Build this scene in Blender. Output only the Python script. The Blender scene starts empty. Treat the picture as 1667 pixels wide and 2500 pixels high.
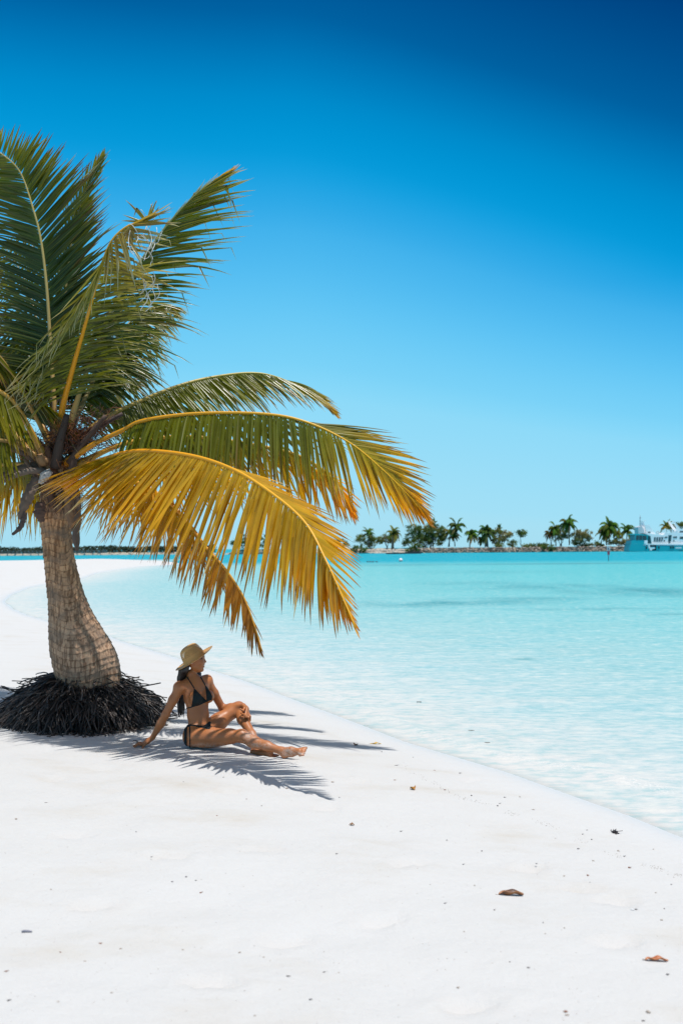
import bpy, bmesh, math, random
import numpy as np
from mathutils import Vector, Matrix
random.seed(7); RNG = np.random.default_rng(11)
S = bpy.context.scene
COL = S.collection
R = math.radians
def lin(r, g, b):
    f = lambda c: (c/12.92 if c <= .04045 else ((c+.055)/1.055)**2.4)
    return (f(r/255), f(g/255), f(b/255))
# ------------------------------------------------------------------ camera
FPX, HC = 2430.0, 2.0                     # focal length in photo pixels, eye height above the water
PITCH, ROLL = math.atan((1338-1250)/FPX), R(.45)
fwd = Vector((0, math.cos(PITCH), math.sin(PITCH)))
up0 = Vector((0, -math.sin(PITCH), math.cos(PITCH)))
rt0 = Vector((1, 0, 0))
rt = rt0*math.cos(ROLL) - up0*math.sin(ROLL)
up = rt0*math.sin(ROLL) + up0*math.cos(ROLL)
EYE = Vector((0, 0, HC))
def ray(px, py): return fwd + rt*((px-833.5)/FPX) - up*((py-1250)/FPX)
def P(px, py, D):
    d = ray(px, py); return EYE + d*(D/d.y)
cam = bpy.data.objects.new('camera', bpy.data.cameras.new('camera')); COL.objects.link(cam)
cam.matrix_world = Matrix(((rt.x, up.x, -fwd.x, EYE.x), (rt.y, up.y, -fwd.y, EYE.y), (rt.z, up.z, -fwd.z, EYE.z), (0, 0, 0, 1)))
cam.data.sensor_fit = 'VERTICAL'; cam.data.sensor_height = 36; cam.data.sensor_width = 24
cam.data.lens = 36*FPX/2500; cam.data.clip_end = 9000; cam.data.clip_start = .05
cam.data.dof.use_dof = True; cam.data.dof.focus_distance = 9.2; cam.data.dof.aperture_fstop = 2.6
S.camera = cam
# ------------------------------------------------------------------ light
SUN = Vector((.16, -.17, 1)).normalized()
EL, AZ = math.asin(SUN.z), math.atan2(SUN.x, SUN.y)
sl = bpy.data.lights.new('sun', 'SUN'); sl.energy = 4.6; sl.angle = R(.53); sl.color = (1, .975, .935)
so = bpy.data.objects.new('sun', sl); COL.objects.link(so); so.rotation_euler = SUN.to_track_quat('Z', 'Y').to_euler()
so.location = (0, 0, 30)
W = bpy.data.worlds.new('World'); S.world = W; W.use_nodes = True
nt = W.node_tree; nt.nodes.clear()
def N(t, k, **kw):
    n = t.nodes.new(k)
    for a, b in kw.items(): setattr(n, a, b)
    return n
sky = N(nt, 'ShaderNodeTexSky', sky_type='NISHITA', sun_disc=False, sun_elevation=EL, sun_rotation=AZ, altitude=0, air_density=1, dust_density=.3, ozone_density=2)
bg = N(nt, 'ShaderNodeBackground'); bg.inputs[1].default_value = .1
out = N(nt, 'ShaderNodeOutputWorld')
tc = N(nt, 'ShaderNodeTexCoord'); sx = N(nt, 'ShaderNodeSeparateXYZ'); nt.links.new(tc.outputs['Generated'], sx.inputs[0])
rp = N(nt, 'ShaderNodeValToRGB'); rp.color_ramp.interpolation = 'B_SPLINE'
SKYC = [(-2, (168, 221, 240)), (1.6, (168, 223, 242)), (2.9, (166, 225, 246)), (8.7, (139, 217, 249)), (10.6, (124, 211, 248)), (14.3, (94, 196, 245)), (17.9, (64, 177, 236)), (20.2, (30, 164, 228)),
        (22, (0, 155, 219)), (24.7, (0, 139, 204)), (26.8, (0, 118, 184)), (28.8, (0, 96, 161)), (33, (0, 72, 136)), (37, (0, 49, 110)), (42, (0, 42, 100))]
cr = rp.color_ramp
while len(cr.elements) < len(SKYC): cr.elements.new(.5)
for e, (a, c) in zip(cr.elements, SKYC):
    e.position = (math.sin(R(a))+.1)/.9; e.color = (*lin(*c), 1)
mr = N(nt, 'ShaderNodeMapRange'); mr.inputs[1].default_value = -.1; mr.inputs[2].default_value = .8
def wm_(op, a, b=None, clamp=False):
    n = N(nt, 'ShaderNodeMath', operation=op); n.use_clamp = clamp
    for v, i in ((a, 0), (b, 1)):
        if hasattr(v, 'is_output'): nt.links.new(v, n.inputs[i])
        elif v is not None: n.inputs[i].default_value = v
    return n.outputs[0]
# the clear sky is deepest away to the right
side = wm_('POWER', wm_('DIVIDE', wm_('ADD', sx.outputs[0], .05), .39, True), 1.35)
side = wm_('MULTIPLY', wm_('MULTIPLY', side, .115), wm_('ADD', wm_('MULTIPLY', wm_('DIVIDE', sx.outputs[2], .25, True), .75), .25))
nt.links.new(wm_('ADD', sx.outputs[2], side), mr.inputs[0]); nt.links.new(mr.outputs[0], rp.inputs[0])
mul = N(nt, 'ShaderNodeVectorMath', operation='SCALE'); mul.inputs[3].default_value = 10
nt.links.new(rp.outputs[0], mul.inputs[0])
# the graded low sky gives way to the plain sky higher up
mr2 = N(nt, 'ShaderNodeMapRange', interpolation_type='SMOOTHSTEP'); mr2.inputs[1].default_value = .54; mr2.inputs[2].default_value = .75
nt.links.new(sx.outputs[2], mr2.inputs[0])
mx = N(nt, 'ShaderNodeMix', data_type='RGBA'); nt.links.new(mr2.outputs[0], mx.inputs[0])
hs = N(nt, 'ShaderNodeHueSaturation'); hs.inputs['Saturation'].default_value = .42; hs.inputs['Value'].default_value = 1.5; nt.links.new(sky.outputs[0], hs.inputs['Color'])
nt.links.new(mul.outputs[0], mx.inputs[6]); nt.links.new(hs.outputs[0], mx.inputs[7])
nt.links.new(mx.outputs[2], bg.inputs[0]); nt.links.new(bg.outputs[0], out.inputs[0])
S.view_settings.view_transform = 'Standard'; S.view_settings.look = 'None'; S.view_settings.exposure = 0; S.view_settings.gamma = 1
S.render.engine = 'CYCLES'
S.cycles.use_denoising = True
S.cycles.max_bounces = 8; S.cycles.transparent_max_bounces = 16; S.cycles.caustics_reflective = False; S.cycles.caustics_refractive = False
S.cycles.sample_clamp_indirect = 6
# ------------------------------------------------------------------ helpers
def tag(o, label=None, cat=None, group=None, kind=None):
    if label: o['label'] = label
    if cat: o['category'] = cat
    if group: o['group'] = group
    if kind: o['kind'] = kind
    return o
def empty(name, loc, label, cat, group=None):
    o = bpy.data.objects.new(name, None); COL.objects.link(o); o.location = loc; o.empty_display_size = .2
    return tag(o, label, cat, group)
class MB:
    """collects vertices and faces for ONE mesh object"""
    def __init__(s): s.v, s.f, s.c, s.uv = [], [], [], None
    def add(s, vs, fs, col=(1, 1, 1)):
        b = len(s.v); s.v += [tuple(v) for v in vs]; s.f += [tuple(i+b for i in f) for f in fs]
        s.c += [col]*len(vs) if not isinstance(col, list) else col
    def box(s, lo, hi, col=(1, 1, 1)):
        x0, y0, z0 = lo; x1, y1, z1 = hi
        s.add([(x0, y0, z0), (x1, y0, z0), (x1, y1, z0), (x0, y1, z0), (x0, y0, z1), (x1, y0, z1), (x1, y1, z1), (x0, y1, z1)],
              [(0, 3, 2, 1), (4, 5, 6, 7), (0, 1, 5, 4), (1, 2, 6, 5), (2, 3, 7, 6), (3, 0, 4, 7)], col)
    def prism(s, poly, dvec, col=(1, 1, 1)):
        n = len(poly); d = Vector(dvec)
        vs = [Vector(p) for p in poly]; vs += [p+d for p in vs]
        s.add(vs, [tuple(range(n)), tuple(range(2*n-1, n-1, -1))]+[(i, i+n, (i+1) % n+n, (i+1) % n) for i in range(n)], col)
    def tube(s, pts, rad, n=6, col=(1, 1, 1), cols=None, cap=True):
        pts = [Vector(p) for p in pts]; m = len(pts)
        if not isinstance(rad, (list, tuple)): rad = [rad]*m
        T = (pts[1]-pts[0]).normalized()
        a = T.orthogonal().normalized(); vs, fs, cc = [], [], []
        for i, p in enumerate(pts):
            t = (pts[min(i+1, m-1)]-pts[max(i-1, 0)])
            if t.length > 1e-9: T = t.normalized()
            a = (a - T*a.dot(T)); a = a.normalized() if a.length > 1e-6 else T.orthogonal().normalized()
            b = T.cross(a)
            for k in range(n):
                q = 2*math.pi*k/n; vs.append(p+(a*math.cos(q)+b*math.sin(q))*rad[i]); cc.append(cols[i] if cols else col)
        for i in range(m-1):
            for k in range(n): fs.append((i*n+k, i*n+(k+1) % n, (i+1)*n+(k+1) % n, (i+1)*n+k))
        if cap: fs.append(tuple(range(n-1, -1, -1))); fs.append(tuple((m-1)*n+k for k in range(n)))
        s.add(vs, fs, cc)
    def ball(s, c, r, nu=12, nv=8, col=(1, 1, 1), M=None, jit=0):
        c = Vector(c); r = r if isinstance(r, (tuple, list)) else (r, r, r); vs, fs = [], []
        for j in range(nv+1):
            th = math.pi*j/nv
            for i in range(nu):
                ph = 2*math.pi*i/nu; k = 1+(random.uniform(-jit, jit) if jit else 0)
                q = Vector((r[0]*math.sin(th)*math.cos(ph)*k, r[1]*math.sin(th)*math.sin(ph)*k, r[2]*math.cos(th)*k))
                if M: q = M @ q
                vs.append(c+q)
        for j in range(nv):
            for i in range(nu): fs.append((j*nu+i, (j+1)*nu+i, (j+1)*nu+(i+1) % nu, j*nu+(i+1) % nu))
        s.add(vs, fs, col)
    def build(s, name, mat, parent=None, smooth=True, origin=None):
        me = bpy.data.meshes.new(name)
        o3 = Vector(origin) if origin is not None else (parent.location if parent and parent.type == 'EMPTY' else Vector((0, 0, 0)))
        if parent is not None and parent.type != 'EMPTY' and parent.parent is not None: o3 = parent.parent.location
        v = np.array(s.v, dtype=np.float64)-np.array(o3)
        me.from_pydata(v.tolist(), [], s.f); me.update()
        at = me.color_attributes.new('Col', 'FLOAT_COLOR', 'POINT')
        c = np.ones((len(s.v), 4), dtype=np.float32); c[:, :3] = np.array(s.c, dtype=np.float32)
        at.data.foreach_set('color', c.ravel())
        if smooth: me.polygons.foreach_set('use_smooth', [True]*len(me.polygons))
        me.materials.append(mat)
        o = bpy.data.objects.new(name, me); COL.objects.link(o)
        if parent is not None: o.parent = parent
        else: o.location = o3
        return o
def mat(name, col=None, rough=.6, spec=.5, vcol=False, metal=0):
    m = bpy.data.materials.new(name); m.use_nodes = True; t = m.node_tree; b = t.nodes['Principled BSDF']
    b.inputs['Roughness'].default_value = rough; b.inputs['Specular IOR Level'].default_value = spec; b.inputs['Metallic'].default_value = metal
    if col: b.inputs['Base Color'].default_value = (*col, 1)
    if vcol:
        a = N(t, 'ShaderNodeVertexColor'); a.layer_name = 'Col'; t.links.new(a.outputs[0], b.inputs['Base Color'])
    return m, t, b
def noise(t, scale, detail=4, rough=.55, vec=None, typ='ShaderNodeTexNoise'):
    n = N(t, typ); n.inputs['Scale'].default_value = scale
    if 'Detail' in n.inputs: n.inputs['Detail'].default_value = detail
    if 'Roughness' in n.inputs: n.inputs['Roughness'].default_value = rough
    if vec is not None: t.links.new(vec, n.inputs['Vector'])
    return n
def mapping(t, scale=(1, 1, 1), coord='Object', rot=(0, 0, 0)):
    c = N(t, 'ShaderNodeTexCoord'); m = N(t, 'ShaderNodeMapping'); m.inputs['Scale'].default_value = scale; m.inputs['Rotation'].default_value = rot
    t.links.new(c.outputs[coord], m.inputs[0]); return m.outputs[0]
def ramp(t, fac, stops, interp='LINEAR'):
    r = N(t, 'ShaderNodeValToRGB'); r.color_ramp.interpolation = interp
    while len(r.color_ramp.elements) < len(stops): r.color_ramp.elements.new(.5)
    for e, (p, c) in zip(r.color_ramp.elements, stops):
        e.position = p; e.color = (*c, 1) if isinstance(c, tuple) else (c, c, c, 1)
    t.links.new(fac, r.inputs[0]); return r.outputs[0]
def mixc(t, fac, a, b, blend='MIX'):
    m = N(t, 'ShaderNodeMix', data_type='RGBA', blend_type=blend)
    for s_, i in ((fac, 0), (a, 6), (b, 7)):
        if hasattr(s_, 'is_output'): t.links.new(s_, m.inputs[i])
        elif isinstance(s_, tuple): m.inputs[i].default_value = (*s_, 1)
        else: m.inputs[i].default_value = s_
    return m.outputs[2]
def math_(t, op, a, b=None, clamp=False):
    m = N(t, 'ShaderNodeMath', operation=op); m.use_clamp = clamp
    for s_, i in ((a, 0), (b, 1)):
        if s_ is None: continue
        if hasattr(s_, 'is_output'): t.links.new(s_, m.inputs[i])
        else: m.inputs[i].default_value = s_
    return m.outputs[0]
def bump(t, b, h, strength=.5, dist=.01):
    n = N(t, 'ShaderNodeBump'); n.inputs['Strength'].default_value = strength; n.inputs['Distance'].default_value = dist
    t.links.new(h, n.inputs['Height']); t.links.new(n.outputs[0], b.inputs['Normal']); return n
def catmull(pts, n):
    p = np.array(pts, dtype=float); p = np.vstack([2*p[0]-p[1], p, 2*p[-1]-p[-2]])
    # near-uniform spacing along the curve
    res = []
    m = len(p)-3
    for i in range(m):
        for u in np.linspace(0, 1, 24, endpoint=False):
            a, b, c, d = p[i:i+4]
            res.append(.5*((2*b)+(-a+c)*u+(2*a-5*b+4*c-d)*u*u+(-a+3*b-3*c+d)*u**3))
    res.append(p[-2]); res = np.array(res)
    L = np.concatenate([[0], np.cumsum(np.linalg.norm(np.diff(res, axis=0), axis=1))])
    return np.stack([np.interp(np.linspace(0, L[-1], n), L, res[:, k]) for k in range(3)], axis=1), L[-1]
# smooth value noise for shaping terrain
def vnoise(x, y, seed=0):
    def h(i, j):
        n = np.sin(i*127.1+j*311.7+seed*74.7)*43758.5453; return n-np.floor(n)
    i, j = np.floor(x), np.floor(y); u, v = x-i, y-j
    u = u*u*(3-2*u); v = v*v*(3-2*v)
    return (h(i, j)*(1-u)+h(i+1, j)*u)*(1-v)+(h(i, j+1)*(1-u)+h(i+1, j+1)*u)*v
# ------------------------------------------------------------------ shoreline
def W0(px, py):
    d = ray(px, py); q = EYE + d*(-HC/d.z); return (q.x, q.y)
SHORE_PX = [(1667, 2043), (1546, 1993), (1381, 1935), (1242, 1885), (1110, 1846), (999, 1813), (895, 1773), (800, 1737), (708, 1703), (606, 1664), (504, 1632), (437, 1607),
            (300, 1566), (273, 1555), (190, 1534), (119, 1516), (72, 1503), (37, 1488), (13, 1470), (29, 1453), (72, 1435), (112, 1427), (198, 1414), (238, 1399), (287, 1391),
            (344, 1383), (410, 1380), (440, 1377), (425, 1372), (340, 1368), (270, 1366), (184, 1368), (0, 1372)]
LAND = [(14, -40), (8, -3), (5.2, 2.2), (3.7, 4.9)]+[W0(*p) for p in SHORE_PX]+[(-120, 165), (-400, 120), (-400, -40)]
LAND = np.array(LAND)
def shore_sd(x, y):
    """signed distance to the waterline, positive on land"""
    x = np.asarray(x, dtype=float); y = np.asarray(y, dtype=float)
    best = np.full(x.shape, 1e9); ins = np.zeros(x.shape, dtype=bool)
    n = len(LAND)
    for i in range(n):
        ax, ay = LAND[i]; bx, by = LAND[(i+1) % n]
        ex, ey = bx-ax, by-ay
        t = np.clip(((x-ax)*ex+(y-ay)*ey)/(ex*ex+ey*ey), 0, 1)
        best = np.minimum(best, np.hypot(x-ax-ex*t, y-ay-ey*t))
        c = (ay > y) != (by > y)
        with np.errstate(divide='ignore', invalid='ignore'):
            xx = ax+(y-ay)*ex/(ey if abs(ey) > 1e-12 else 1e-12)
        ins ^= c & (x < xx)
    return np.where(ins, best, -best)
def sand_z(x, y, d=None):
    x = np.asarray(x, dtype=float); y = np.asarray(y, dtype=float)
    if d is None: d = shore_sd(x, y)
    land = .33*(1-np.exp(-.36*np.maximum(d, 0)))
    w = np.maximum(-d, 0)
    sea = -(1.6*(1-np.exp(-.045*w)))
    z = np.where(d > 0, land, sea)
    k = np.clip((d-.3)/1.5, 0, 1)
    near = np.exp(-(np.hypot(x, y)/30)**2)
    z = z+k*near*(.036*(vnoise(x*.9, y*.9, 1)-.5)+.026*(vnoise(x*2.6+3, y*3.4, 2)-.5)+.012*(vnoise(x*7, y*9, 3)-.5))
    # sand pushed up beside her legs
    for (gx, gy, gr, gh) in MOUNDS:
        z = z+gh*np.exp(-((x-gx)**2+((y-gy)*1.6)**2)/gr**2)
    # shallow footprints, worn soft
    for (gx, gy, ga) in PRINTS:
        u = (x-gx)*math.cos(ga)+(y-gy)*math.sin(ga); v = -(x-gx)*math.sin(ga)+(y-gy)*math.cos(ga)
        q = (u/.12)**2+(v/.05)**2
        z = z-.028*np.exp(-q**2)+.011*np.exp(-(np.sqrt(q)-1.45)**2/.08)
    return z
MOUNDS = []
PRINTS = []
def G(px, py, lift=0):
    """the point of the sand seen at a photo pixel"""
    d = ray(px, py); z = .2
    for _ in range(12):
        q = EYE+d*((z-HC)/d.z); z = float(sand_z(q.x, q.y))
    q = EYE+d*((z-HC)/d.z); return Vector((q.x, q.y, z+lift))
# ------------------------------------------------------------------ ground sheet: beach and sea bed
for (px, py, r, h) in [(640, 1852, .07, .018), (668, 1857, .06, .02), (700, 1862, .08, .02), (735, 1860, .07, .015), (590, 1838, .08, .015), (555, 1830, .09, .012)]:
    g = G(px, py); MOUNDS.append((g.x, g.y, r, h*1.5))
PRINTS += [(*G(px, py).xy, a) for px, py, a in ((705, 1938, .1), (800, 1972, .3), (860, 1907, -.2), (178, 2043, .2), (700, 2300, .2), (1420, 2170, -.2), (1500, 2205, .1), (1505, 2300, .2), (560, 1930, .5), (300, 1930, .1), (1150, 1905, .4),
   (420, 2090, -.1), (240, 2210, .3), (1000, 2110, .4), (640, 2075, .1), (1290, 2120, .2), (1150, 2455, .1), (520, 2400, -.2), (930, 2250, .3), (560, 1868, .2), (430, 1850, .1), (350, 1838, -.3), (770, 1868, .4), (820, 1893, .2), (640, 1905, -.1), (250, 1880, .2), (130, 1900, 0))]
def polar(rows, cols, r0, r1, a):
    rr = np.exp(np.linspace(math.log(r0), math.log(r1), rows)); th = np.radians(np.linspace(-a, a, cols))
    RR, TH = np.meshgrid(rr, th, indexing='ij')
    return RR*np.sin(TH), RR*np.cos(TH)-.2
def grid_obj(name, x, y, z, m, attrs):
    rows, cols = x.shape
    co = np.stack([x, y, z], -1).reshape(-1, 3)
    i = np.arange(rows-1)[:, None]*cols+np.arange(cols-1)[None, :]
    f = np.stack([i, i+1, i+cols+1, i+cols], -1).reshape(-1, 4)
    me = bpy.data.meshes.new(name); me.vertices.add(len(co)); me.vertices.foreach_set('co', co.ravel())
    me.loops.add(f.size); me.loops.foreach_set('vertex_index', f.ravel())
    me.polygons.add(len(f)); me.polygons.foreach_set('loop_start', np.arange(0, f.size, 4)); me.polygons.foreach_set('loop_total', np.full(len(f), 4))
    me.update(calc_edges=True); me.polygons.foreach_set('use_smooth', [True]*len(f))
    for k, v in attrs.items():
        a = me.attributes.new(k, 'FLOAT', 'POINT'); a.data.foreach_set('value', v.ravel().astype(np.float32))
    me.materials.append(m); o = bpy.data.objects.new(name, me); COL.objects.link(o); return o
def attr(t, name): n = N(t, 'ShaderNodeAttribute'); n.attribute_name = name; return n.outputs['Fac']
sandm, t, b = mat('sand', rough=.9, spec=.15)
vec = mapping(t)
n1 = noise(t, 1.1, 5, .6, mapping(t, (1, 1.9, 1), rot=(0, 0, .35))); n2 = noise(t, 240, 2, .5, vec); n3 = noise(t, 14, 5, .65, vec)
c1 = ramp(t, n1.outputs['Fac'], [(.36, (.552, .544, .532)), (.54, (.545, .535, .52)), (.66, (.522, .502, .472)), (.76, (.49, .455, .405))])
c2 = mixc(t, ramp(t, n2.outputs['Fac'], [(.3, .0), (.8, .22)]), c1, (.47, .455, .435))
wet = ramp(t, attr(t, 'shore'), [(.0, 1.), (.45, 1.), (.62, .55), (.8, 0.)])   # remapped below
dry = math_(t, 'MULTIPLY', attr(t, 'shore'), .5); dry = math_(t, 'ADD', dry, .45)
wet = ramp(t, dry, [(.0, 1.), (.46, 1.), (.55, .6), (.8, 0.)])
c3 = mixc(t, wet, c2, (.55, .54, .525))
t.links.new(c3, b.inputs['Base Color'])
ro = N(t, 'ShaderNodeMapRange'); ro.inputs[3].default_value = .9; ro.inputs[4].default_value = .32; t.links.new(wet, ro.inputs[0]); t.links.new(ro.outputs[0], b.inputs['Roughness'])
sp = N(t, 'ShaderNodeMapRange'); sp.inputs[3].default_value = .1; sp.inputs[4].default_value = .45; t.links.new(wet, sp.inputs[0]); t.links.new(sp.outputs[0], b.inputs['Specular IOR Level'])
drys = math_(t, 'SUBTRACT', 1.0, wet)
h = math_(t, 'ADD', math_(t, 'MULTIPLY', n3.outputs['Fac'], .8), math_(t, 'MULTIPLY', n2.outputs['Fac'], .25))
h = math_(t, 'MULTIPLY', h, math_(t, 'MAXIMUM', drys, .08))
bump(t, b, h, .55, .03)
x, y = polar(760, 420, .8, 4000, 75)
d = shore_sd(x, y)
beach = grid_obj('beach', x, y, sand_z(x, y, d), sandm, {'shore': d})
tag(beach, kind='structure')
# ------------------------------------------------------------------ water
wm = bpy.data.materials.new('water'); wm.use_nodes = True; t = wm.node_tree; t.nodes.clear()
depth = attr(t, 'depth'); far = attr(t, 'far'); shw = attr(t, 'shorew'); grass = attr(t, 'grass')
# colour of the water body by depth, the channel beyond is deep
body = ramp(t, math_(t, 'DIVIDE', depth, 1.6, True), [(0, (.555, .54, .515)), (.03, (.53, .53, .512)), (.08, (.455, .512, .507)), (.15, (.37, .485, .49)), (.24, (.305, .465, .472)), (.36, (.245, .452, .463)), (.55, (.175, .435, .45)), (.83, (.10, .41, .435)), (1, (.06, .39, .42))])
body = mixc(t, ramp(t, far, [(0, 0.), (1, 1.)]), body, (.0, .285, .37))
body = mixc(t, grass, body, (.05, .25, .28))
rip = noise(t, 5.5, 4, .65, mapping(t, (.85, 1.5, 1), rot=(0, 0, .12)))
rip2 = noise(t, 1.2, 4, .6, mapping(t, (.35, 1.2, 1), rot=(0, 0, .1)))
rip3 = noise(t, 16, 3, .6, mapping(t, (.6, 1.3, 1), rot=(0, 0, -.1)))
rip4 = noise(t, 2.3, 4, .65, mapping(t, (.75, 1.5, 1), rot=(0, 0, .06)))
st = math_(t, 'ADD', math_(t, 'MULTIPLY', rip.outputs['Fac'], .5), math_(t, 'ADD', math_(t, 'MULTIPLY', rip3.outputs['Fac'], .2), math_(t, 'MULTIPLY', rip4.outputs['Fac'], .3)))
body = mixc(t, ramp(t, rip2.outputs['Fac'], [(.38, .55), (.55, 0.)]), body, mixc(t, 1., body, (.76, .93, .96), 'MULTIPLY'))  # broad darker ripple bands, refraction shade painted into the body colour
body = mixc(t, ramp(t, st, [(.41, .9), (.51, 0.)]), body, mixc(t, 1., body, (.68, .88, .91), 'MULTIPLY'))  # finer ripple shade, likewise painted into the body colour
body = mixc(t, ramp(t, st, [(.51, 0.), (.62, .75)]), body, mixc(t, .55, mixc(t, 1., body, (1.25, 1.16, 1.1), 'MULTIPLY'), (.58, .58, .53)))  # cream streaks: ripple highlights painted into the body colour
hh = math_(t, 'ADD', math_(t, 'MULTIPLY', rip2.outputs['Fac'], 2.2), math_(t, 'ADD', rip.outputs['Fac'], math_(t, 'MULTIPLY', rip3.outputs['Fac'], .35)))
bp = N(t, 'ShaderNodeBump'); bp.inputs['Strength'].default_value = .5; bp.inputs['Distance'].default_value = .05; t.links.new(hh, bp.inputs['Height'])
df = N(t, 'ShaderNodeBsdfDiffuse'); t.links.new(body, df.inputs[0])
bp2 = N(t, 'ShaderNodeBump'); bp2.inputs['Strength'].default_value = .35; bp2.inputs['Distance'].default_value = .03; t.links.new(hh, bp2.inputs['Height']); t.links.new(bp2.outputs[0], df.inputs['Normal'])
tr = N(t, 'ShaderNodeBsdfTransparent'); tr.inputs[0].default_value = (.97, .995, 1, 1)
opac = ramp(t, math_(t, 'DIVIDE', depth, .8, True), [(0, .8), (.006, .97), (.02, 1.)])
m1 = N(t, 'ShaderNodeMixShader'); t.links.new(opac, m1.inputs[0]); t.links.new(tr.outputs[0], m1.inputs[1]); t.links.new(df.outputs[0], m1.inputs[2])
gl = N(t, 'ShaderNodeBsdfGlossy'); gl.inputs['Roughness'].default_value = .08; t.links.new(bp.outputs[0], gl.inputs['Normal'])
lw = N(t, 'ShaderNodeFresnel'); lw.inputs[0].default_value = 1.33; t.links.new(bp.outputs[0], lw.inputs['Normal'])
fr = math_(t, 'MULTIPLY', math_(t, 'MINIMUM', math_(t, 'MULTIPLY', lw.outputs[0], .5), .13), math_(t, 'SUBTRACT', 1.0, math_(t, 'MULTIPLY', far, .65)))
m2 = N(t, 'ShaderNodeMixShader'); t.links.new(fr, m2.inputs[0]); t.links.new(m1.outputs[0], m2.inputs[1]); t.links.new(gl.outputs[0], m2.inputs[2])
# foam lace along the lapping edge
fz = noise(t, 42, 5, .7, mapping(t, (1, 1, 1))); fb = noise(t, 2.2, 2, .5, mapping(t))
fo = math_(t, 'MULTIPLY', ramp(t, fz.outputs['Fac'], [(.50, 0.), (.62, 1.)]), shw)
fo = math_(t, 'MULTIPLY', fo, ramp(t, fb.outputs['Fac'], [(.35, .15), (.6, .9)]))
fd = N(t, 'ShaderNodeBsdfDiffuse'); fd.inputs[0].default_value = (.62, .60, .57, 1)
m3 = N(t, 'ShaderNodeMixShader'); t.links.new(fo, m3.inputs[0]); t.links.new(m2.outputs[0], m3.inputs[1]); t.links.new(fd.outputs[0], m3.inputs[2])
o_ = N(t, 'ShaderNodeOutputMaterial'); t.links.new(m3.outputs[0], o_.inputs[0])
x, y = polar(900, 420, 2.2, 8000, 75)
d = shore_sd(x, y)
depth_ = np.maximum(-sand_z(x, y, d), 0)
farv = np.clip((y+8*(vnoise(x*.02, y*.05, 5)-.5)-118)/30, 0, 1)*(x > -30)+np.clip((y-185)/25, 0, 1)*(x <= -30)
farv = np.clip(farv, 0, 1)**.7
# low swell, and a little wave that breaks just inside the waterline
w = -d
amp = np.clip(w/3, 0, 1)*.012
z = amp*(np.sin(y*2.1+x*.7+2*vnoise(x*.4, y*.4, 8)*3)+.7*np.sin(y*3.7-x*1.1+4*vnoise(x*.7, y*.7, 9)))*np.exp(-(np.hypot(x, y)/60)**2)
lap = .28+.5*vnoise(x*.7, y*.3, 12)
ridge = np.exp(-((w-lap)/.09)**2)*(np.hypot(x, y) < 40)
z = z+.018*ridge+.004
foam = np.clip(.85*np.exp(-((w-lap+.05)/.09)**2)+.25*np.exp(-((w-.9)/.5)**2), 0, 1)*np.exp(-(np.hypot(x, y)/17)**4)
def patch(px, py, rx, ry, s):
    cx, cy = W0(px, py); D = cy
    u = (x-cx)/(rx*D/FPX); v = (y-cy)/(abs(W0(px, py-ry)[1]-W0(px, py+ry)[1])/2)
    q = np.exp(-(u*u+v*v)); nz = vnoise(x*.35, y*.16, 21)*.6+vnoise(x*1.1, y*.4, 22)*.4
    return s*q*np.clip((nz-.12)*2.6, 0, 1)
gr = np.zeros_like(x)
for a in [(1120, 1470, 190, 7, 1.0), (1000, 1476, 120, 6, .7), (1290, 1462, 130, 5, .6), (1550, 1443, 170, 10, .95), (1330, 1432, 200, 8, .6), (1180, 1425, 140, 6, .4), (1620, 1452, 120, 6, .7),
          (1640, 1500, 70, 3, .6), (1450, 1487, 160, 3, .5), (1278, 1609, 26, 3, .7), (1030, 1379, 190, 2.2, .7), (1400, 1376, 330, 1.8, .9), (1190, 1396, 150, 4, .25)]:
    gr = np.maximum(gr, patch(*a))
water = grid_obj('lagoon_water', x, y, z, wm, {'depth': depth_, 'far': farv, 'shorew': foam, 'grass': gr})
tag(water, kind='structure')
# ------------------------------------------------------------------ the coconut palm
CR = P(150, 1115, 10.1)
base = G(215, 1757)
palm = empty('palm_tree', base, 'coconut palm with yellowing drooping fronds and exposed black roots, nearest the camera', 'palm tree')
GD, GM, OL = (.060, .085, .006), (.185, .19, .010), (.42, .33, .018)
YL, OR, BR, PA = (.95, .49, .008), (.88, .32, .005), (.20, .085, .025), (.50, .46, .34)
leafm = bpy.data.materials.new('palm_leaf'); leafm.use_nodes = True; t = leafm.node_tree; t.nodes.clear()
vc = N(t, 'ShaderNodeVertexColor'); vc.layer_name = 'Col'
nz = noise(t, 9, 3, .5, mapping(t)); cc = mixc(t, ramp(t, nz.outputs['Fac'], [(.3, .0), (.75, .45)]), vc.outputs[0], mixc(t, 1., vc.outputs[0], (.62, .60, .5), 'MULTIPLY'))
pb = N(t, 'ShaderNodeBsdfPrincipled'); pb.inputs['Roughness'].default_value = .26; pb.inputs['Specular IOR Level'].default_value = .48
t.links.new(cc, pb.inputs['Base Color'])
tl = N(t, 'ShaderNodeBsdfTranslucent'); t.links.new(mixc(t, 1., cc, (1.5, 1.35, .6), 'MULTIPLY'), tl.inputs[0])
ms = N(t, 'ShaderNodeMixShader'); ms.inputs[0].default_value = .45; t.links.new(pb.outputs[0], ms.inputs[1]); t.links.new(tl.outputs[0], ms.inputs[2])
o_ = N(t, 'ShaderNodeOutputMaterial'); t.links.new(ms.outputs[0], o_.inputs[0])
stemm, t, b = mat('frond_stem', rough=.45, vcol=True)
def lerp3(a, b, u): return tuple(a[i]+(b[i]-a[i])*u for i in range(3))
def itp(tab, t, k): return float(np.interp(t, [r[0] for r in tab], [r[k] for r in tab]))
def itpc(tab, t, k):
    xs = [r[0] for r in tab]; return tuple(float(np.interp(t, xs, [r[k][i] for r in tab])) for i in range(3))
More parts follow.
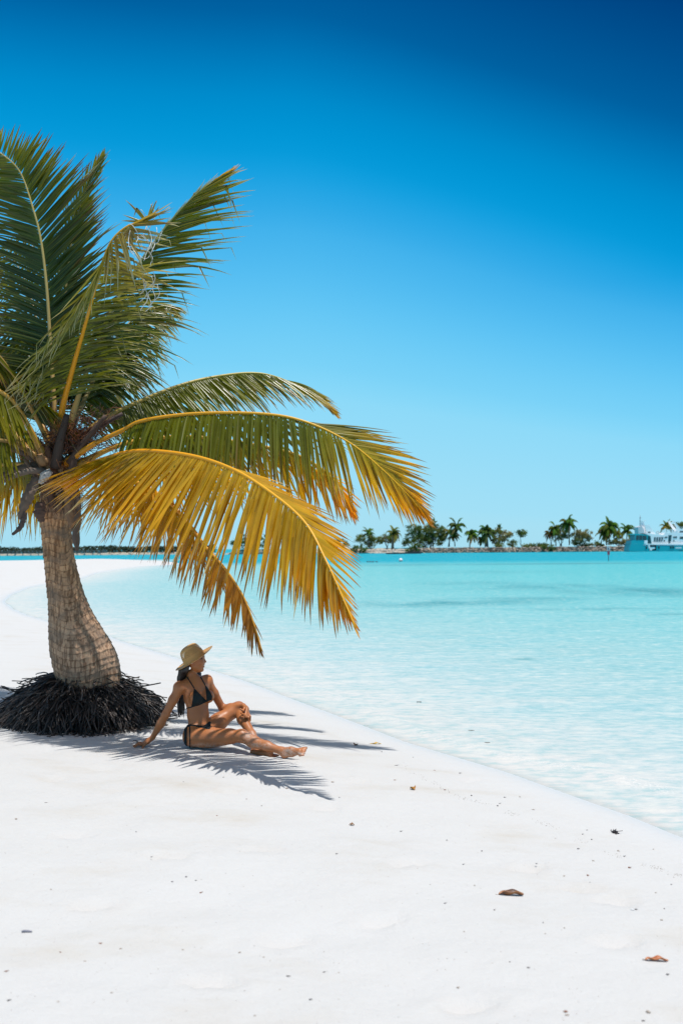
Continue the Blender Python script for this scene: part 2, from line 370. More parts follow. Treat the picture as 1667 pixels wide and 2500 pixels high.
def leaflet(mb, p0, dr, wv, L, w, droop, cb, ct, tipc, seg=7, kink=None, curl=0, wob=.06):
    dr = dr.normalized(); wv = (wv-dr*wv.dot(dr)); wv = wv.normalized() if wv.length > 1e-4 else dr.orthogonal().normalized()
    p = Vector(p0); vs, cs, fs = [], [], []
    side = dr.cross(wv)
    bend = side*random.gauss(0, wob)+wv*random.gauss(0, wob*.7)
    for i in range(seg+1):
        s = i/seg
        ww = w*(.45+.55*min(1, s*5))*(.05+.95*max(0, 1-s*1.02)**.72 if s > .35 else .05+.95*(1-.35*1.02)**.72)*1.22 if s < .999 else w*.02
        nrm = wv.cross(dr).normalized()
        fold = nrm*ww*.38
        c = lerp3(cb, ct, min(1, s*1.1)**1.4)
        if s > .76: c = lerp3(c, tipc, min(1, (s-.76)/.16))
        vs += [p-wv*ww*.5-fold, p, p+wv*ww*.5-fold]; cs += [c]*3
        if i < seg:
            st = L/seg; p = p+dr*st
            dr = dr+Vector((0, 0, -1))*droop*(s+.25)*1.3/seg+bend*(1/seg)*3
            if kink is not None and abs(s-kink) < .5/seg+1e-6: dr = dr*.4+Vector((random.uniform(-.2, .2), random.uniform(-.2, .2), -1))
            if curl: dr = dr+(nrm*math.cos(i*1.3)+wv*math.sin(i*1.7))*curl*s
            dr.normalize(); wv = wv-dr*wv.dot(dr)
            wv = wv.normalized() if wv.length > 1e-4 else dr.orthogonal()
    for i in range(seg):
        a = i*3; fs += [(a, a+1, a+4, a+3), (a+1, a+2, a+5, a+4)]
    mb.add(vs, fs, cs)
def frond(pts, n, A, B, cols, w=.034, stem=((.55, .26, .03), (.60, .40, .06)), r0=.034, t0=.2, label=None, kinks=0, tip=BR, gap=.05, jit=4.5, wob=.06, dens=1.55, lv=(.8, 1.08), sparse=0):
    """pts: stem through photo points; A, B: leaflet tables per side (t, image angle, depth lean, length, droop)"""
    pw = [P(*p) for p in pts]; cp, L = catmull(pw, 90)
    mb = MB(); sm = MB()
    V = [Vector(c) for c in cp]
    radii = [r0*(1-.86*(i/89)**.75)*(1+.55*max(0, 1-i/10)) for i in range(90)]
    sc = [lerp3(stem[0], stem[1], min(1, i/60)) for i in range(90)]
    sm.tube(V, radii, 7, cols=sc)
    for tab, sg in ((A, -1), (B, 1)):
        m = int(n*dens)
        shift = random.uniform(0, .4)
        for k in range(m):
            t_ = t0+(1-t0)*((k+shift+random.uniform(-.25, .25))/m)
            if t_ >= 1 or t_ < 0: continue
            if random.random() < gap or (sg > 0 and random.random() < sparse): continue
            f = t_*89; i = int(f); p = V[i].lerp(V[min(i+1, 89)], f-i)
            T = (V[min(i+2, 89)]-V[max(i-2, 0)]).normalized()
            an = R(itp(tab, t_, 1)+random.gauss(0, jit)); dd = itp(tab, t_, 2)+random.gauss(0, .07)
            dr = rt*math.cos(an)+up*math.sin(an)+fwd*dd
            ll = itp(tab, t_, 3)*random.uniform(*lv)*(random.uniform(.45, .8) if random.random() < .06 else 1.04)*(1 if t_ < .9 else 1-5*(t_-.9)) ; dp = itp(tab, t_, 4)*random.uniform(.75, 1.3)
            cb, ct = itpc(cols, t_, 1), itpc(cols, t_, 2)
            j = random.uniform(.8, 1.18); cb = tuple(c*j for c in cb); ct = tuple(c*j for c in ct)
            if random.random() < .05: ct = lerp3(ct, BR, .8)
            tipc = tip if random.random() < .75 else PA
            kk = random.uniform(.4, .8) if random.random() < kinks else None
            leaflet(mb, p+dr.normalized()*radii[i]*.5, dr, T, ll, w*random.uniform(.8, 1.15)*min(1, .45+ll), dp, cb, ct, tipc, kink=kk, wob=wob)
    o = mb.build('frond', leafm, palm)
    s_ = sm.build('frond_stem', stemm, o)
    if label: o['label'] = label
    return o
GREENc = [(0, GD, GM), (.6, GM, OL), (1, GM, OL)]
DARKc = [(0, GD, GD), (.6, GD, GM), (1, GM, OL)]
# A tall upright frond, far left
frond([(140, 1090, 10.1), (132, 960, 10.15), (124, 840, 10.2), (115, 702, 10.2), (101, 587, 10.2), (82, 510, 10.2), (50, 420, 10.2), (0, 372, 10.15), (-60, 338, 10.1)], 96,
      [(.15, 30, .25, .75, .2), (.4, 46, .3, .95, .12), (.65, 54, .3, .95, .08), (.85, 66, .2, .46, .05), (1, 95, .1, .22, 0)],
      [(.15, 168, .2, .7, .3), (.45, 153, .3, .85, .2), (.75, 160, .3, .8, .2), (1, 195, .2, .4, .2)],
      [(0, GD, GM), (.5, (.04, .075, .012), (.09, .11, .02)), (1, GM, OL)], stem=((.42, .24, .07), (.45, .33, .10)), r0=.030, jit=2.5, wob=.03, dens=1.7, label='upright dark green frond')
# B behind it, seen edge on
frond([(150, 1080, 10.3), (156, 850, 10.6), (163, 683, 10.8), (180, 568, 10.9), (203, 484, 11), (230, 426, 11), (254, 383, 11)], 70,
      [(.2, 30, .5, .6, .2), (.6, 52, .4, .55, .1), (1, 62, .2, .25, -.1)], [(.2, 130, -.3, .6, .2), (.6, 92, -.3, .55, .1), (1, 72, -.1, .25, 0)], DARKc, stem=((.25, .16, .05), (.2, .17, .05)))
# C bent front frond with the orange stem
frond([(152, 1060, 10), (153, 1000, 9.85), (180, 893, 9.5), (207, 797, 9.15), (226, 729, 8.9), (245, 660, 8.65), (270, 593, 8.45), (305, 556, 8.4), (345, 540, 8.4), (375, 527, 8.42)], 84,
      [(.2, 200, -.2, .55, .9), (.35, 205, -.2, .75, .9), (.55, 215, -.25, .8, .8), (.68, 240, -.3, .65, .6), (.8, 262, -.2, .5, .4), (.92, 300, 0, .4, .3), (1, 20, 0, .3, .2)],
      [(.2, 20, -.1, .75, .9), (.4, 18, 0, .85, .8), (.55, 20, .1, .85, .6), (.7, 12, .1, .8, .4), (.8, -25, .1, .55, .3), (.92, 10, .1, .45, .3), (1, 30, 0, .3, .1)],
      [(0, GD, GM), (.5, (.08, .11, .02), (.17, .18, .05)), (.75, GM, (.34, .28, .09)), (.9, (.45, .30, .05), PA), (1, OL, BR)], stem=((.66, .25, .004), (.66, .33, .01)), r0=.036, t0=.16, kinks=.3, tip=PA, jit=6, lv=(.5, 1.12), wob=.09, dens=1.45, label='bent frond with orange stem and curled pale tips')
# D rising to the right
frond([(165, 1060, 10.2), (215, 900, 10.3), (268, 770, 10.4), (333, 656, 10.5), (383, 583, 10.5), (440, 514, 10.5), (497, 460, 10.5), (566, 417, 10.5)], 92,
      [(.12, -25, -.2, .75, .9), (.3, -10, -.2, .9, .7), (.5, 6, 0, 1.0, .45), (.68, 16, .1, .9, .2), (.85, 25, .1, .6, .1), (1, 36, 0, .25, 0)],
      [(.15, 40, .6, .6, .9), (.4, 60, .7, .45, .5), (.65, 62, .5, .42, .1), (.9, 46, .3, .3, .05), (1, 40, .1, .2, 0)],
      [(0, GD, GM), (.5, GD, GM), (.85, GM, OL), (1, OL, OR)], stem=((.2, .13, .03), (.2, .2, .05)), kinks=.16, tip=PA, jit=4, lv=(.6, 1.15), wob=.05)
# D2 a second, lower one hidden among the leaflets (kinked hanging leaflets)
frond([(165, 1070, 10.25), (215, 960, 10.5), (270, 850, 10.8), (330, 775, 11.1), (390, 745, 11.3), (430, 760, 11.4)], 70,
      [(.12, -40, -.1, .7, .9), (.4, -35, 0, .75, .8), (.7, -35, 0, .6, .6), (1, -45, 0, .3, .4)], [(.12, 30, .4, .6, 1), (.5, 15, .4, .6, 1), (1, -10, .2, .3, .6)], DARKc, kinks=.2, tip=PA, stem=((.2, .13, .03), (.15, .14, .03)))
# M fronds leaning back behind the crown
frond([(140, 1090, 10.2), (110, 980, 10.7), (80, 900, 11.1), (60, 850, 11.5), (70, 820, 11.9), (100, 830, 12.2)], 60,
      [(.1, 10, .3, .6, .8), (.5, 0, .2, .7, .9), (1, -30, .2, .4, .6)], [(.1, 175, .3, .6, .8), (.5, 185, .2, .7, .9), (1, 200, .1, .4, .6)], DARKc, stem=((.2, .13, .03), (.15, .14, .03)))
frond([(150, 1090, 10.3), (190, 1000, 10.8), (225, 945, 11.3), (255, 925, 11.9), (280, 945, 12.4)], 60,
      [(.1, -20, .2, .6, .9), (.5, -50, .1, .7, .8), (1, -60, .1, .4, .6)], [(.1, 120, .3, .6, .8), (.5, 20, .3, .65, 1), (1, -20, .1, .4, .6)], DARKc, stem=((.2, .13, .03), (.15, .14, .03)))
# E upper right arch
frond([(170, 1110, 10.2), (230, 1040, 10.3), (287, 1005, 10.4), (425, 946, 10.6), (531, 919, 10.8), (638, 912, 10.9), (733, 944, 11), (780, 975, 11), (815, 1010, 11)], 88,
      [(.15, -70, -.4, .65, .4), (.4, -48, -.4, .7, .35), (.6, -38, -.35, .7, .3), (.8, -34, -.2, .55, .3), (1, -42, 0, .22, .2)],
      [(.15, -30, .5, .6, .9), (.5, -20, .6, .6, .8), (.8, -12, .5, .45, .5), (1, -30, .2, .22, .3)],
      [(0, GD, GM), (.5, GM, (.13, .15, .03)), (.85, (.12, .14, .03), OL), (1, OL, YL)], stem=((.30, .17, .03), (.50, .37, .06)), jit=3, wob=.035, label='green arching frond, uppermost of those reaching right')
# F second arch, green turning yellow at the end
frond([(160, 1132, 10.0), (172, 1122, 9.95), (230, 1084, 9.82), (301, 1050, 9.7), (351, 1027, 9.62), (478, 1010, 9.48), (638, 1010, 9.38), (744, 1029, 9.32), (850, 1079, 9.3), (935, 1148, 9.28), (1010, 1225, 9.28), (1046, 1275, 9.28)], 104,
      [(.18, -108, -.3, .45, .15), (.3, -100, -.35, .62, .15), (.45, -92, -.35, .74, .12), (.62, -84, -.35, .80, .1), (.78, -68, -.25, .66, .15), (.9, -60, -.1, .42, .2), (1, -50, 0, .2, .1)],
      [(.18, -60, .5, .5, .7), (.4, -60, .6, .7, .8), (.56, -30, .6, .7, .6), (.64, -4, .3, .72, .16), (.76, -8, .2, .68, .16), (.88, -34, .15, .45, .1), (1, -46, 0, .2, .1)],
      [(0, GD, GM), (.35, GM, (.13, .16, .02)), (.62, (.12, .145, .02), (.22, .19, .02)), (.8, OL, YL), (1, (.50, .30, .02), OR)], stem=((.62, .23, .004), (.70, .37, .008)), r0=.029, jit=2.6, wob=.03, dens=1.6, label='arching frond, green turning yellow towards its tip')
# I behind F and G
frond([(172, 1145, 10), (300, 1085, 10.05), (450, 1066, 10.1), (600, 1082, 10.1), (730, 1112, 10.1), (815, 1172, 10.1), (858, 1255, 10.1)], 84,
      [(.2, -95, -.1, .6, .2), (.5, -85, -.1, .72, .2), (.8, -72, 0, .6, .2), (1, -65, 0, .25, .1)], [(.2, -60, .5, .5, .7), (.5, -45, .6, .6, .7), (.8, -35, .4, .5, .4), (1, -50, 0, .22, .2)],
      [(0, GM, OL), (.4, (.13, .15, .02), (.34, .25, .02)), (.7, OL, YL), (1, YL, OR)], stem=((.5, .24, .02), (.6, .36, .03)))
# G the big yellow frond in front
frond([(158, 1184, 9.85), (200, 1146, 9.65), (258, 1121, 9.4), (338, 1102, 9.1), (457, 1111, 8.65), (563, 1143, 8.28), (659, 1201, 7.92), (744, 1275, 7.6), (797, 1371, 7.36), (840, 1467, 7.2), (868, 1532, 7.1)], 112,
      [(.1, 200, -.25, .5, .1), (.2, 212, -.3, .75, .1), (.33, 226, -.22, .94, .1), (.48, 243, -.2, .95, .08), (.64, 257, -.18, .88, .06), (.8, 266, -.2, .64, .05), (.92, 276, -.1, .38, .05), (1, 295, 0, .18, 0)],
      [(.1, -110, .5, .5, .5), (.28, -100, .6, .75, .5), (.42, -50, .7, .65, .5), (.52, -16, .5, .58, .3), (.68, -22, .35, .55, .25), (.82, -36, .3, .46, .2), (.92, -52, .2, .3, .1), (1, -66, 0, .2, 0)],
      [(0, OL, YL), (.25, (.40, .27, .02), YL), (.5, (.55, .36, .03), (.66, .33, .012)), (.75, (.50, .32, .02), (.70, .36, .012)), (1, (.62, .40, .03), OR)], w=.050, jit=2.2, wob=.026, dens=1.62, gap=.03, sparse=.4,
      stem=((.74, .24, .003), (.76, .36, .006)), r0=.034, t0=.13, label='broad yellow frond hanging over the seated woman')
# H low hanging frond
frond([(165, 1195, 9.9), (230, 1168, 9.7), (300, 1165, 9.4), (400, 1215, 9.2), (470, 1290, 9.05), (501, 1333, 9), (547, 1385, 8.95), (593, 1454, 8.9), (622, 1529, 8.85), (640, 1590, 8.8)], 80,
      [(.2, -120, -.1, .6, .3), (.5, -104, -.1, .55, .3), (.75, -97, -.1, .42, .2), (.92, -92, 0, .3, .1), (1, -80, 0, .16, 0)],
      [(.2, -95, .4, .55, .4), (.5, -84, .3, .5, .4), (.75, -66, .2, .36, .4), (1, -76, 0, .16, 0)],
      [(0, OL, YL), (.5, (.50, .30, .02), (.60, .28, .01)), (.8, (.55, .26, .012), (.45, .17, .012)), (1, (.5, .2, .01), BR)], stem=((.60, .24, .01), (.6, .28, .02)), label='narrow orange frond hanging lowest, straight above the hat')
# left side fronds running out of the picture
frond([(120, 1125, 10), (109, 1112, 9.95), (43, 995, 9.8), (0, 955, 9.7), (-80, 905, 9.5), (-180, 890, 9.4), (-290, 930, 9.2)], 70,
      [(.2, -50, -.2, .5, .8), (.45, -75, -.2, .7, .5), (1, -90, 0, .4, .3)], [(.2, 120, .2, .5, .7), (.6, 140, .4, .7, .6), (1, 200, 0, .3, .3)], GREENc, stem=((.5, .25, .04), (.5, .3, .05)), r0=.04, t0=.3)
frond([(112, 1130, 10.1), (77, 1107, 10.15), (0, 1018, 10.2), (-90, 950, 10.3), (-200, 930, 10.3), (-320, 980, 10.3)], 70,
      [(.25, -70, -.1, .5, .8), (.6, -80, 0, .7, .5), (1, -90, 0, .3, .3)], [(.25, 100, .3, .5, .8), (.6, 150, .4, .7, .6), (1, 200, 0, .3, .3)], GREENc, stem=((.48, .24, .04), (.5, .3, .05)), r0=.04, t0=.3)
frond([(132, 1090, 10.2), (61, 970, 10.4), (0, 897, 10.6), (-90, 800, 10.8), (-190, 740, 10.9), (-300, 730, 10.9)], 70,
      [(.2, 20, .2, .6, .5), (.6, 70, .2, .7, .3), (1, 120, 0, .3, .2)], [(.2, 190, .3, .6, .8), (.6, 215, .4, .7, .6), (1, 220, 0, .3, .3)], DARKc, stem=((.45, .22, .03), (.4, .25, .05)), r0=.036)
frond([(118, 1165, 10.2), (60, 1135, 10.4), (-20, 1140, 10.6), (-110, 1180, 10.7), (-200, 1260, 10.7)], 64,
      [(.1, -80, -.1, .7, .2), (.5, -98, -.1, .8, .2), (1, -100, 0, .3, .1)], [(.1, -110, .4, .6, .4), (.5, -115, .4, .7, .4), (1, -110, 0, .3, .1)], [(0, GM, YL), (.5, OL, YL), (1, YL, OR)], stem=((.4, .22, .03), (.5, .3, .05)), t0=.05)
frond([(120, 1150, 10.0), (60, 1095, 9.8), (-10, 1075, 9.5), (-100, 1100, 9.2), (-190, 1170, 9.0)], 60,
      [(.3, -75, -.1, .5, .5), (.6, -90, -.1, .6, .3), (1, -100, 0, .3, .1)], [(.3, 200, .3, .5, .8), (.6, 230, .4, .6, .4), (1, 240, 0, .3, .1)], GREENc, stem=((.18, .10, .04), (.3, .2, .05)), t0=.35)
frond([(130, 1100, 10.1), (85, 1010, 10.0), (40, 930, 9.9), (0, 870, 9.8), (-50, 830, 9.7), (-120, 820, 9.5)], 70,
      [(.1, -10, -.1, .6, .8), (.5, -40, -.1, .7, .8), (1, -70, 0, .4, .3)], [(.1, 150, .2, .6, .8), (.6, 165, .3, .7, .6), (1, 200, 0, .3, .3)], DARKc, stem=((.45, .22, .03), (.4, .25, .05)), r0=.034)
frond([(128, 1110, 10.2), (70, 1060, 10.4), (10, 1030, 10.6), (-60, 1040, 10.8), (-130, 1090, 11)], 60,
      [(.1, -60, -.1, .5, .7), (.5, -80, -.1, .7, .5), (1, -90, 0, .4, .3)], [(.1, 120, .3, .6, .8), (.6, 200, .3, .7, .6), (1, 220, 0, .3, .3)], DARKc, stem=((.3, .18, .03), (.3, .2, .05)), r0=.034)
frond([(145, 1085, 10.3), (120, 950, 10.8), (95, 800, 11.2), (60, 680, 11.5), (10, 600, 11.7)], 74,
      [(.1, 20, .3, .7, .5), (.5, 20, .3, .85, .4), (1, 60, .1, .4, .1)], [(.1, 165, .3, .7, .5), (.5, 165, .3, .85, .4), (1, 200, .1, .4, .2)], DARKc, stem=((.25, .16, .04), (.25, .18, .05)), r0=.03)
# curled white threads on the torn frond tips
thm = mat('dry_thread', rough=.6, vcol=True)[0]
for k in range(18):
    mb = MB()
    c = P(random.gauss(345, 16), random.gauss(575, 26), 8.45+random.uniform(-.1, .1))
    pts = []; a0 = random.uniform(0, 6.28); rad = random.uniform(.04, .11); w = random.choice((-1, 1))*random.uniform(2, 4.5)
    for i in range(14):
        s = i/13; q = a0+w*s
        pts.append(c+rt*rad*math.cos(q)*(1-.4*s)+up*(rad*math.sin(q)*(1-.4*s)-.12*s)+fwd*.03*math.sin(3*q))
    mb.tube(pts, .003, 4, col=(.72, .66, .60)); mb.build('dry_thread', thm, palm)
for k in range(9):
    mb = MB()
    c = P(random.gauss(365, 14), random.gauss(680, 24), 8.7)
    a0 = random.uniform(-1, 1); pts = [c+rt*.05*math.sin(a0+4*i/12)*(i/12)+up*(-.16*i/12) for i in range(13)]
    mb.tube(pts, .0035, 4, col=(.66, .60, .56)); mb.build('dry_thread', thm, palm)
# trunk: rings with lips, leaning, swelling at the foot
ROWS = [(1120, 120, 178), (1165, 108, 182), (1215, 99, 184), (1255, 100, 178), (1290, 102, 173), (1350, 108, 178), (1422, 115, 196), (1479, 121, 215), (1522, 122, 240), (1565, 122, 268), (1602, 127, 287), (1654, 140, 296), (1700, 146, 300), (1752, 150, 305)]
yy = np.array([r[0] for r in ROWS]); ll_ = np.array([r[1] for r in ROWS]); rr_ = np.array([r[2] for r in ROWS])
mb = MB(); NR, NA = 300, 72
ys = np.linspace(1120, 1752, NR); vs, cs = [], []
ringpos = []; q = 1120.0
while q < 1752: ringpos.append(q); q += random.uniform(11, 19)
ringpos = np.array(ringpos)
def leftright(v):
    k = (v-1120)/632; return np.interp(v, yy, ll_), np.interp(v, yy, rr_)
sml = np.array([np.mean([leftright(v+o)[0] for o in (-24, -12, 0, 12, 24)]) for v in ys]); smr = np.array([np.mean([leftright(v+o)[1] for o in (-24, -12, 0, 12, 24)]) for v in ys])
for i, v in enumerate(ys):
    TD = 10.1+.32*i/(NR-1); c = P((sml[i]+smr[i])/2, v, TD); rad = (smr[i]-sml[i])/2*TD/FPX
    for k in range(NA):
        a = 2*math.pi*k/NA
        tilt = 5*math.sin(a+.6)+3.5*math.sin(2*a+1)+5*math.sin(3*a+v*.01)
        vv = v+tilt*1.2; j = np.searchsorted(ringpos, vv)-1; j = max(0, min(j, len(ringpos)-2))
        ph = (vv-ringpos[j])/(ringpos[j+1]-ringpos[j])
        lip = (.0085 if j % 2 else .005)*(max(0, min(1, ph))**2.5-.3)+.006*(math.sin(17*a+j*2)*.5+math.sin(31*a+j*5)*.4)
        rr = rad+lip
        vs.append(c+Vector((math.cos(a)*rr, math.sin(a)*rr, 0)))
        e = 1 if ph < .9 else .55
        g = min(1, max(0, (v-1300)/260)); cb = lerp3((.64, .345, .175), (.54, .345, .22), g)
        cs.append(tuple(ch*(.82+.3*((j*37) % 7)/7)*(1 if ph < .86 else .5) for ch in cb))
fs = [(i*NA+k, i*NA+(k+1) % NA, (i+1)*NA+(k+1) % NA, (i+1)*NA+k) for i in range(NR-1) for k in range(NA)]
mb.add(vs, [f[::-1] for f in fs], cs)
bark, t, b = mat('palm_bark', rough=.85, spec=.2)
v_ = N(t, 'ShaderNodeVertexColor'); v_.layer_name = 'Col'
fi = noise(t, 34, 4, .65, mapping(t, (1, 1, .16))); bl = noise(t, 5, 4, .6, mapping(t, (1, 1, 1.6)))
c = mixc(t, ramp(t, fi.outputs['Fac'], [(.42, 0.), (.56, 1.)]), mixc(t, 1., v_.outputs[0], (.42, .38, .36), 'MULTIPLY'), v_.outputs[0])
c = mixc(t, ramp(t, bl.outputs['Fac'], [(.44, 0.), (.66, .75)]), c, (.19, .14, .105))
c = mixc(t, ramp(t, noise(t, 3.1, 4, .7, mapping(t, (1, 1, .7))).outputs['Fac'], [(.58, 0.), (.74, .45)]), c, (.36, .285, .22))
t.links.new(c, b.inputs['Base Color']); bump(t, b, fi.outputs['Fac'], .7, .02)
mb.build('trunk', bark, palm)
# roots: a dark skirt of strands over a mound
rootm, t, b = mat('root', rough=.42, spec=.45, vcol=True)
fi = noise(t, 60, 3, .6, mapping(t)); bump(t, b, fi.outputs['Fac'], .5, .01)
C0 = P(203, 1690, 10.47); gx, gy = C0.x, C0.y; gz = float(sand_z(gx, gy))
mb = MB()
prof = [(.26, .49), (.34, .41), (.52, .32), (.67, .25), (.77, .14), (.79, .02), (.75, -.1)]
vs = []
for j, (r_, h_) in enumerate(prof):
    for k in range(48):
        a = 2*math.pi*k/48; q = 1+.08*math.sin(3*a+1)+.05*math.sin(7*a+j)+random.uniform(-.03, .03)
        q *= (1.04 if math.cos(a) < 0 else .97)
        vs.append((gx+math.cos(a)*r_*q*.88, gy+math.sin(a)*r_*q*.88, gz+h_-.03))
mb.add(vs, [(j*48+(k+1) % 48, j*48+k, (j+1)*48+k, (j+1)*48+(k+1) % 48) for j in range(len(prof)-1) for k in range(48)], (.006, .005, .006))
pr_ = [q[0] for q in prof][:6]; ph_ = [q[1] for q in prof][:6]
for k in range(2600):
    a = random.uniform(0, 2*math.pi)
    if random.random() < .4: a = random.uniform(math.pi*1.0, math.pi*2.0)
    R0 = random.uniform(.27, .78)**1.0; L = random.uniform(.12, .42); side = random.gauss(0, .45); st_ = 1.04 if math.cos(a) < 0 else .97
    H0 = float(np.interp(R0, pr_, ph_))+random.uniform(-.02, .035)
    if R0 > .74: H0 = random.uniform(.01, .16)
    p = Vector((gx+math.cos(a)*R0*st_, gy+math.sin(a)*R0*st_, gz+H0)); slope = -(.25+1.1*R0*R0)
    dr = Vector((math.cos(a+side), math.sin(a+side), slope+random.gauss(.02, .2))).normalized()
    pts = [p]; n = 8; drp = random.uniform(.0, .16)
    for i in range(n):
        p = p+dr*(L/n); dr = (dr+Vector((random.gauss(0, .15), random.gauss(0, .15), random.gauss(0, .13)-drp))).normalized()
        if p.z < gz+.004: p.z = gz+.004; dr.z = abs(dr.z)*.05; dr.normalize()
        if math.hypot(p.x-gx, p.y-gy) > (.98 if dr.x < 0 else .86): dr = (dr+Vector((0, 0, -.8))).normalized()
        pts.append(p.copy())
    r0 = random.uniform(.0035, .0095)
    dk = random.choice([(.008, .007, .007)]*7+[(.028, .021, .018)]*3+[(.09, .066, .054)]*2)
    dk2 = lerp3(dk, random.choice([(.02, .015, .014), (.12, .09, .075), (.20, .155, .13)]), random.random()*.8)
    mb.tube(pts, [r0*(1-.25*i/n) for i in range(n+1)], 5, cols=[lerp3(dk, dk2, i/n) for i in range(n+1)])
for k in range(60):  # loose ones lying out on the sand
    a = random.uniform(math.pi*.95, math.pi*2.1); r_ = random.uniform(.68, .86)
    p = Vector((gx+math.cos(a)*r_, gy+math.sin(a)*r_, gz+random.uniform(.01, .14))); dr = Vector((math.cos(a)+random.gauss(0, .4), math.sin(a)+random.gauss(0, .4), random.uniform(-.25, .1))).normalized()
    pts = [p]
    for i in range(5):
        p = p+dr*.035; p.z = max(p.z, gz+.004); dr = (dr+Vector((random.gauss(0, .15), random.gauss(0, .15), -.15))).normalized(); pts.append(p.copy())
    mb.tube(pts, [.007*(1-.1*i) for i in range(6)], 5, col=(.02, .015, .014))
ro = mb.build('roots', rootm, palm); ro['kind'] = 'stuff'
# crown base: fibre, dead stems, sheaths
fibm, t, b = mat('palm_fibre', rough=.8, vcol=True)
mb = MB()
for k in range(420):
    c = P(random.gauss(150, 34), random.gauss(1120, 45), 10.1+random.gauss(0, .1))
    a = Vector((random.gauss(0, 1), random.gauss(0, .6), random.gauss(.3, .8))).normalized(); p = c; pts = [p]
    for i in range(6): p = p+a*random.uniform(.03, .06); a = (a+Vector((random.gauss(0, .35), random.gauss(0, .3), random.gauss(-.05, .3)))).normalized(); pts.append(p)
    mb.tube(pts, random.uniform(.002, .0045), 4, col=random.choice([(.16, .055, .02), (.07, .03, .02), (.24, .09, .03), (.03, .018, .015)]))
for k in range(210):     # dead flower stalks, twiggy
    a0 = P(random.uniform(120, 215), random.uniform(1060, 1110), 10.0); tip_ = P(random.uniform(120, 300), random.uniform(985, 1095), 9.9+random.gauss(0, .15))
    pts = [a0.lerp(tip_, i/6)+Vector((random.gauss(0, .02), random.gauss(0, .02), random.gauss(0, .02))) for i in range(7)]
    mb.tube(pts, [.004*(1-.09*i) for i in range(7)], 4, col=random.choice([(.10, .035, .02), (.05, .025, .02), (.22, .07, .02)]))
for k in range(90):      # hanging hairs under the crown
    c = P(random.uniform(100, 195), random.uniform(1150, 1215), 9.93+random.gauss(0, .03)); p = c; pts = [p]; a = Vector((random.gauss(0, .3), random.gauss(-.1, .2), -1)).normalized()
    for i in range(5): p = p+a*.04; a = (a+Vector((random.gauss(0, .25), random.gauss(0, .2), -.1))).normalized(); pts.append(p)
    mb.tube(pts, .0028, 4, col=random.choice([(.05, .03, .022), (.12, .05, .03), (.09, .06, .045)]))
mb.build('crown_fibre', fibm, palm)
deadm, t, b = mat('dead_stem', rough=.75, vcol=True)
fi = noise(t, 30, 4, .6, mapping(t, (1, 1, .3))); bump(t, b, fi.outputs['Fac'], .5, .01)
def stalk(pts, r0, r1, col, label=None, name='dead_stem'):
    m_ = MB(); cp, L = catmull([P(*p) for p in pts], 16)
    m_.tube([Vector(c) for c in cp], [r0+(r1-r0)*i/15 for i in range(16)], 8, col=col); o = m_.build(name, deadm, palm)
    if label: o['label'] = label
stalk([(136, 1140, 9.9), (146, 1085, 9.8), (164, 1012, 9.72)], .055, .028, (.045, .026, .018), 'dark cut-off stem in the middle of the crown')
stalk([(170, 1130, 9.95), (210, 1075, 9.85), (258, 1015, 9.8)], .04, .022, (.085, .045, .03))
stalk([(170, 1120, 10.05), (215, 1060, 10), (300, 1010, 10)], .035, .02, (.06, .033, .025))
stalk([(110, 1150, 9.9), (70, 1150, 9.75), (20, 1168, 9.65), (-30, 1195, 9.6)], .035, .022, (.17, .125, .095))
stalk([(105, 1135, 10.0), (60, 1140, 9.9), (-20, 1170, 9.85)], .04, .02, (.12, .09, .07))
stalk([(100, 1130, 10.1), (50, 1100, 10.1), (-20, 1085, 10.1)], .05, .03, (.10, .06, .04))
stalk([(92, 1170, 9.95), (84, 1155, 9.9), (60, 1120, 9.85)], .028, .015, (.14, .09, .06))
stalk([(118, 1120, 9.95), (105, 1128, 9.85), (97, 1112, 9.8)], .05, .04, (.26, .14, .06))
for (yy0, k) in ((1085, 0), (1100, 1), (1120, 2), (1140, 3), (1160, 4), (1172, 5)):  # leaf bases wrapping the trunk top
    s_ = (-1, 1)[k % 2]
    stalk([(150+s_*18, yy0+75, 9.98), (150+s_*28, yy0+40, 9.92), (150+s_*34, yy0+5, 9.93)], .05, .03, [(.16, .07, .035), (.10, .05, .03), (.22, .11, .045)][k % 3], name='leaf_base')
def sheet(pxs, width, col, name='dry_sheath'):
    m_ = MB(); cp, L = catmull([P(*p) for p in pxs], 18); V = [Vector(c) for c in cp]; vs = []
    for i, p in enumerate(V):
        w_ = width*(.5+.7*math.sin(math.pi*min(1, .15+.85*i/17)))*(1+random.uniform(-.2, .2)); T = (V[min(i+1, 17)]-V[max(i-1, 0)]).normalized(); s_ = T.cross(fwd).normalized()
        for u in (-1, -.5, 0, .5, 1): vs.append(p+s_*w_*u*.5-fwd*.03*(1-u*u)+Vector((0, random.gauss(0, .006), 0)))
    m_.add(vs, [(i*5+k, i*5+k+1, i*5+k+6, i*5+k+5) for i in range(17) for k in range(4)], [lerp3(col, (.08, .05, .04), random.random()*.5) for _ in vs])
    m_.build(name, deadm, palm)
sheet([(92, 1165, 9.85), (75, 1200, 9.8), (58, 1240, 9.78), (50, 1268, 9.78)], .095, (.17, .115, .08))
sheet([(62, 1250, 9.78), (52, 1285, 9.78), (32, 1305, 9.78)], .05, (.08, .055, .045))
sheet([(182, 1180, 9.95), (188, 1230, 9.93), (186, 1290, 9.93), (188, 1345, 9.95)], .085, (.11, .075, .055))
sheet([(168, 1200, 9.9), (172, 1250, 9.9), (178, 1290, 9.92)], .09, (.22, .12, .06))
sheet([(100, 1225, 9.92), (98, 1255, 9.9), (104, 1275, 9.92)], .10, (.12, .06, .04))
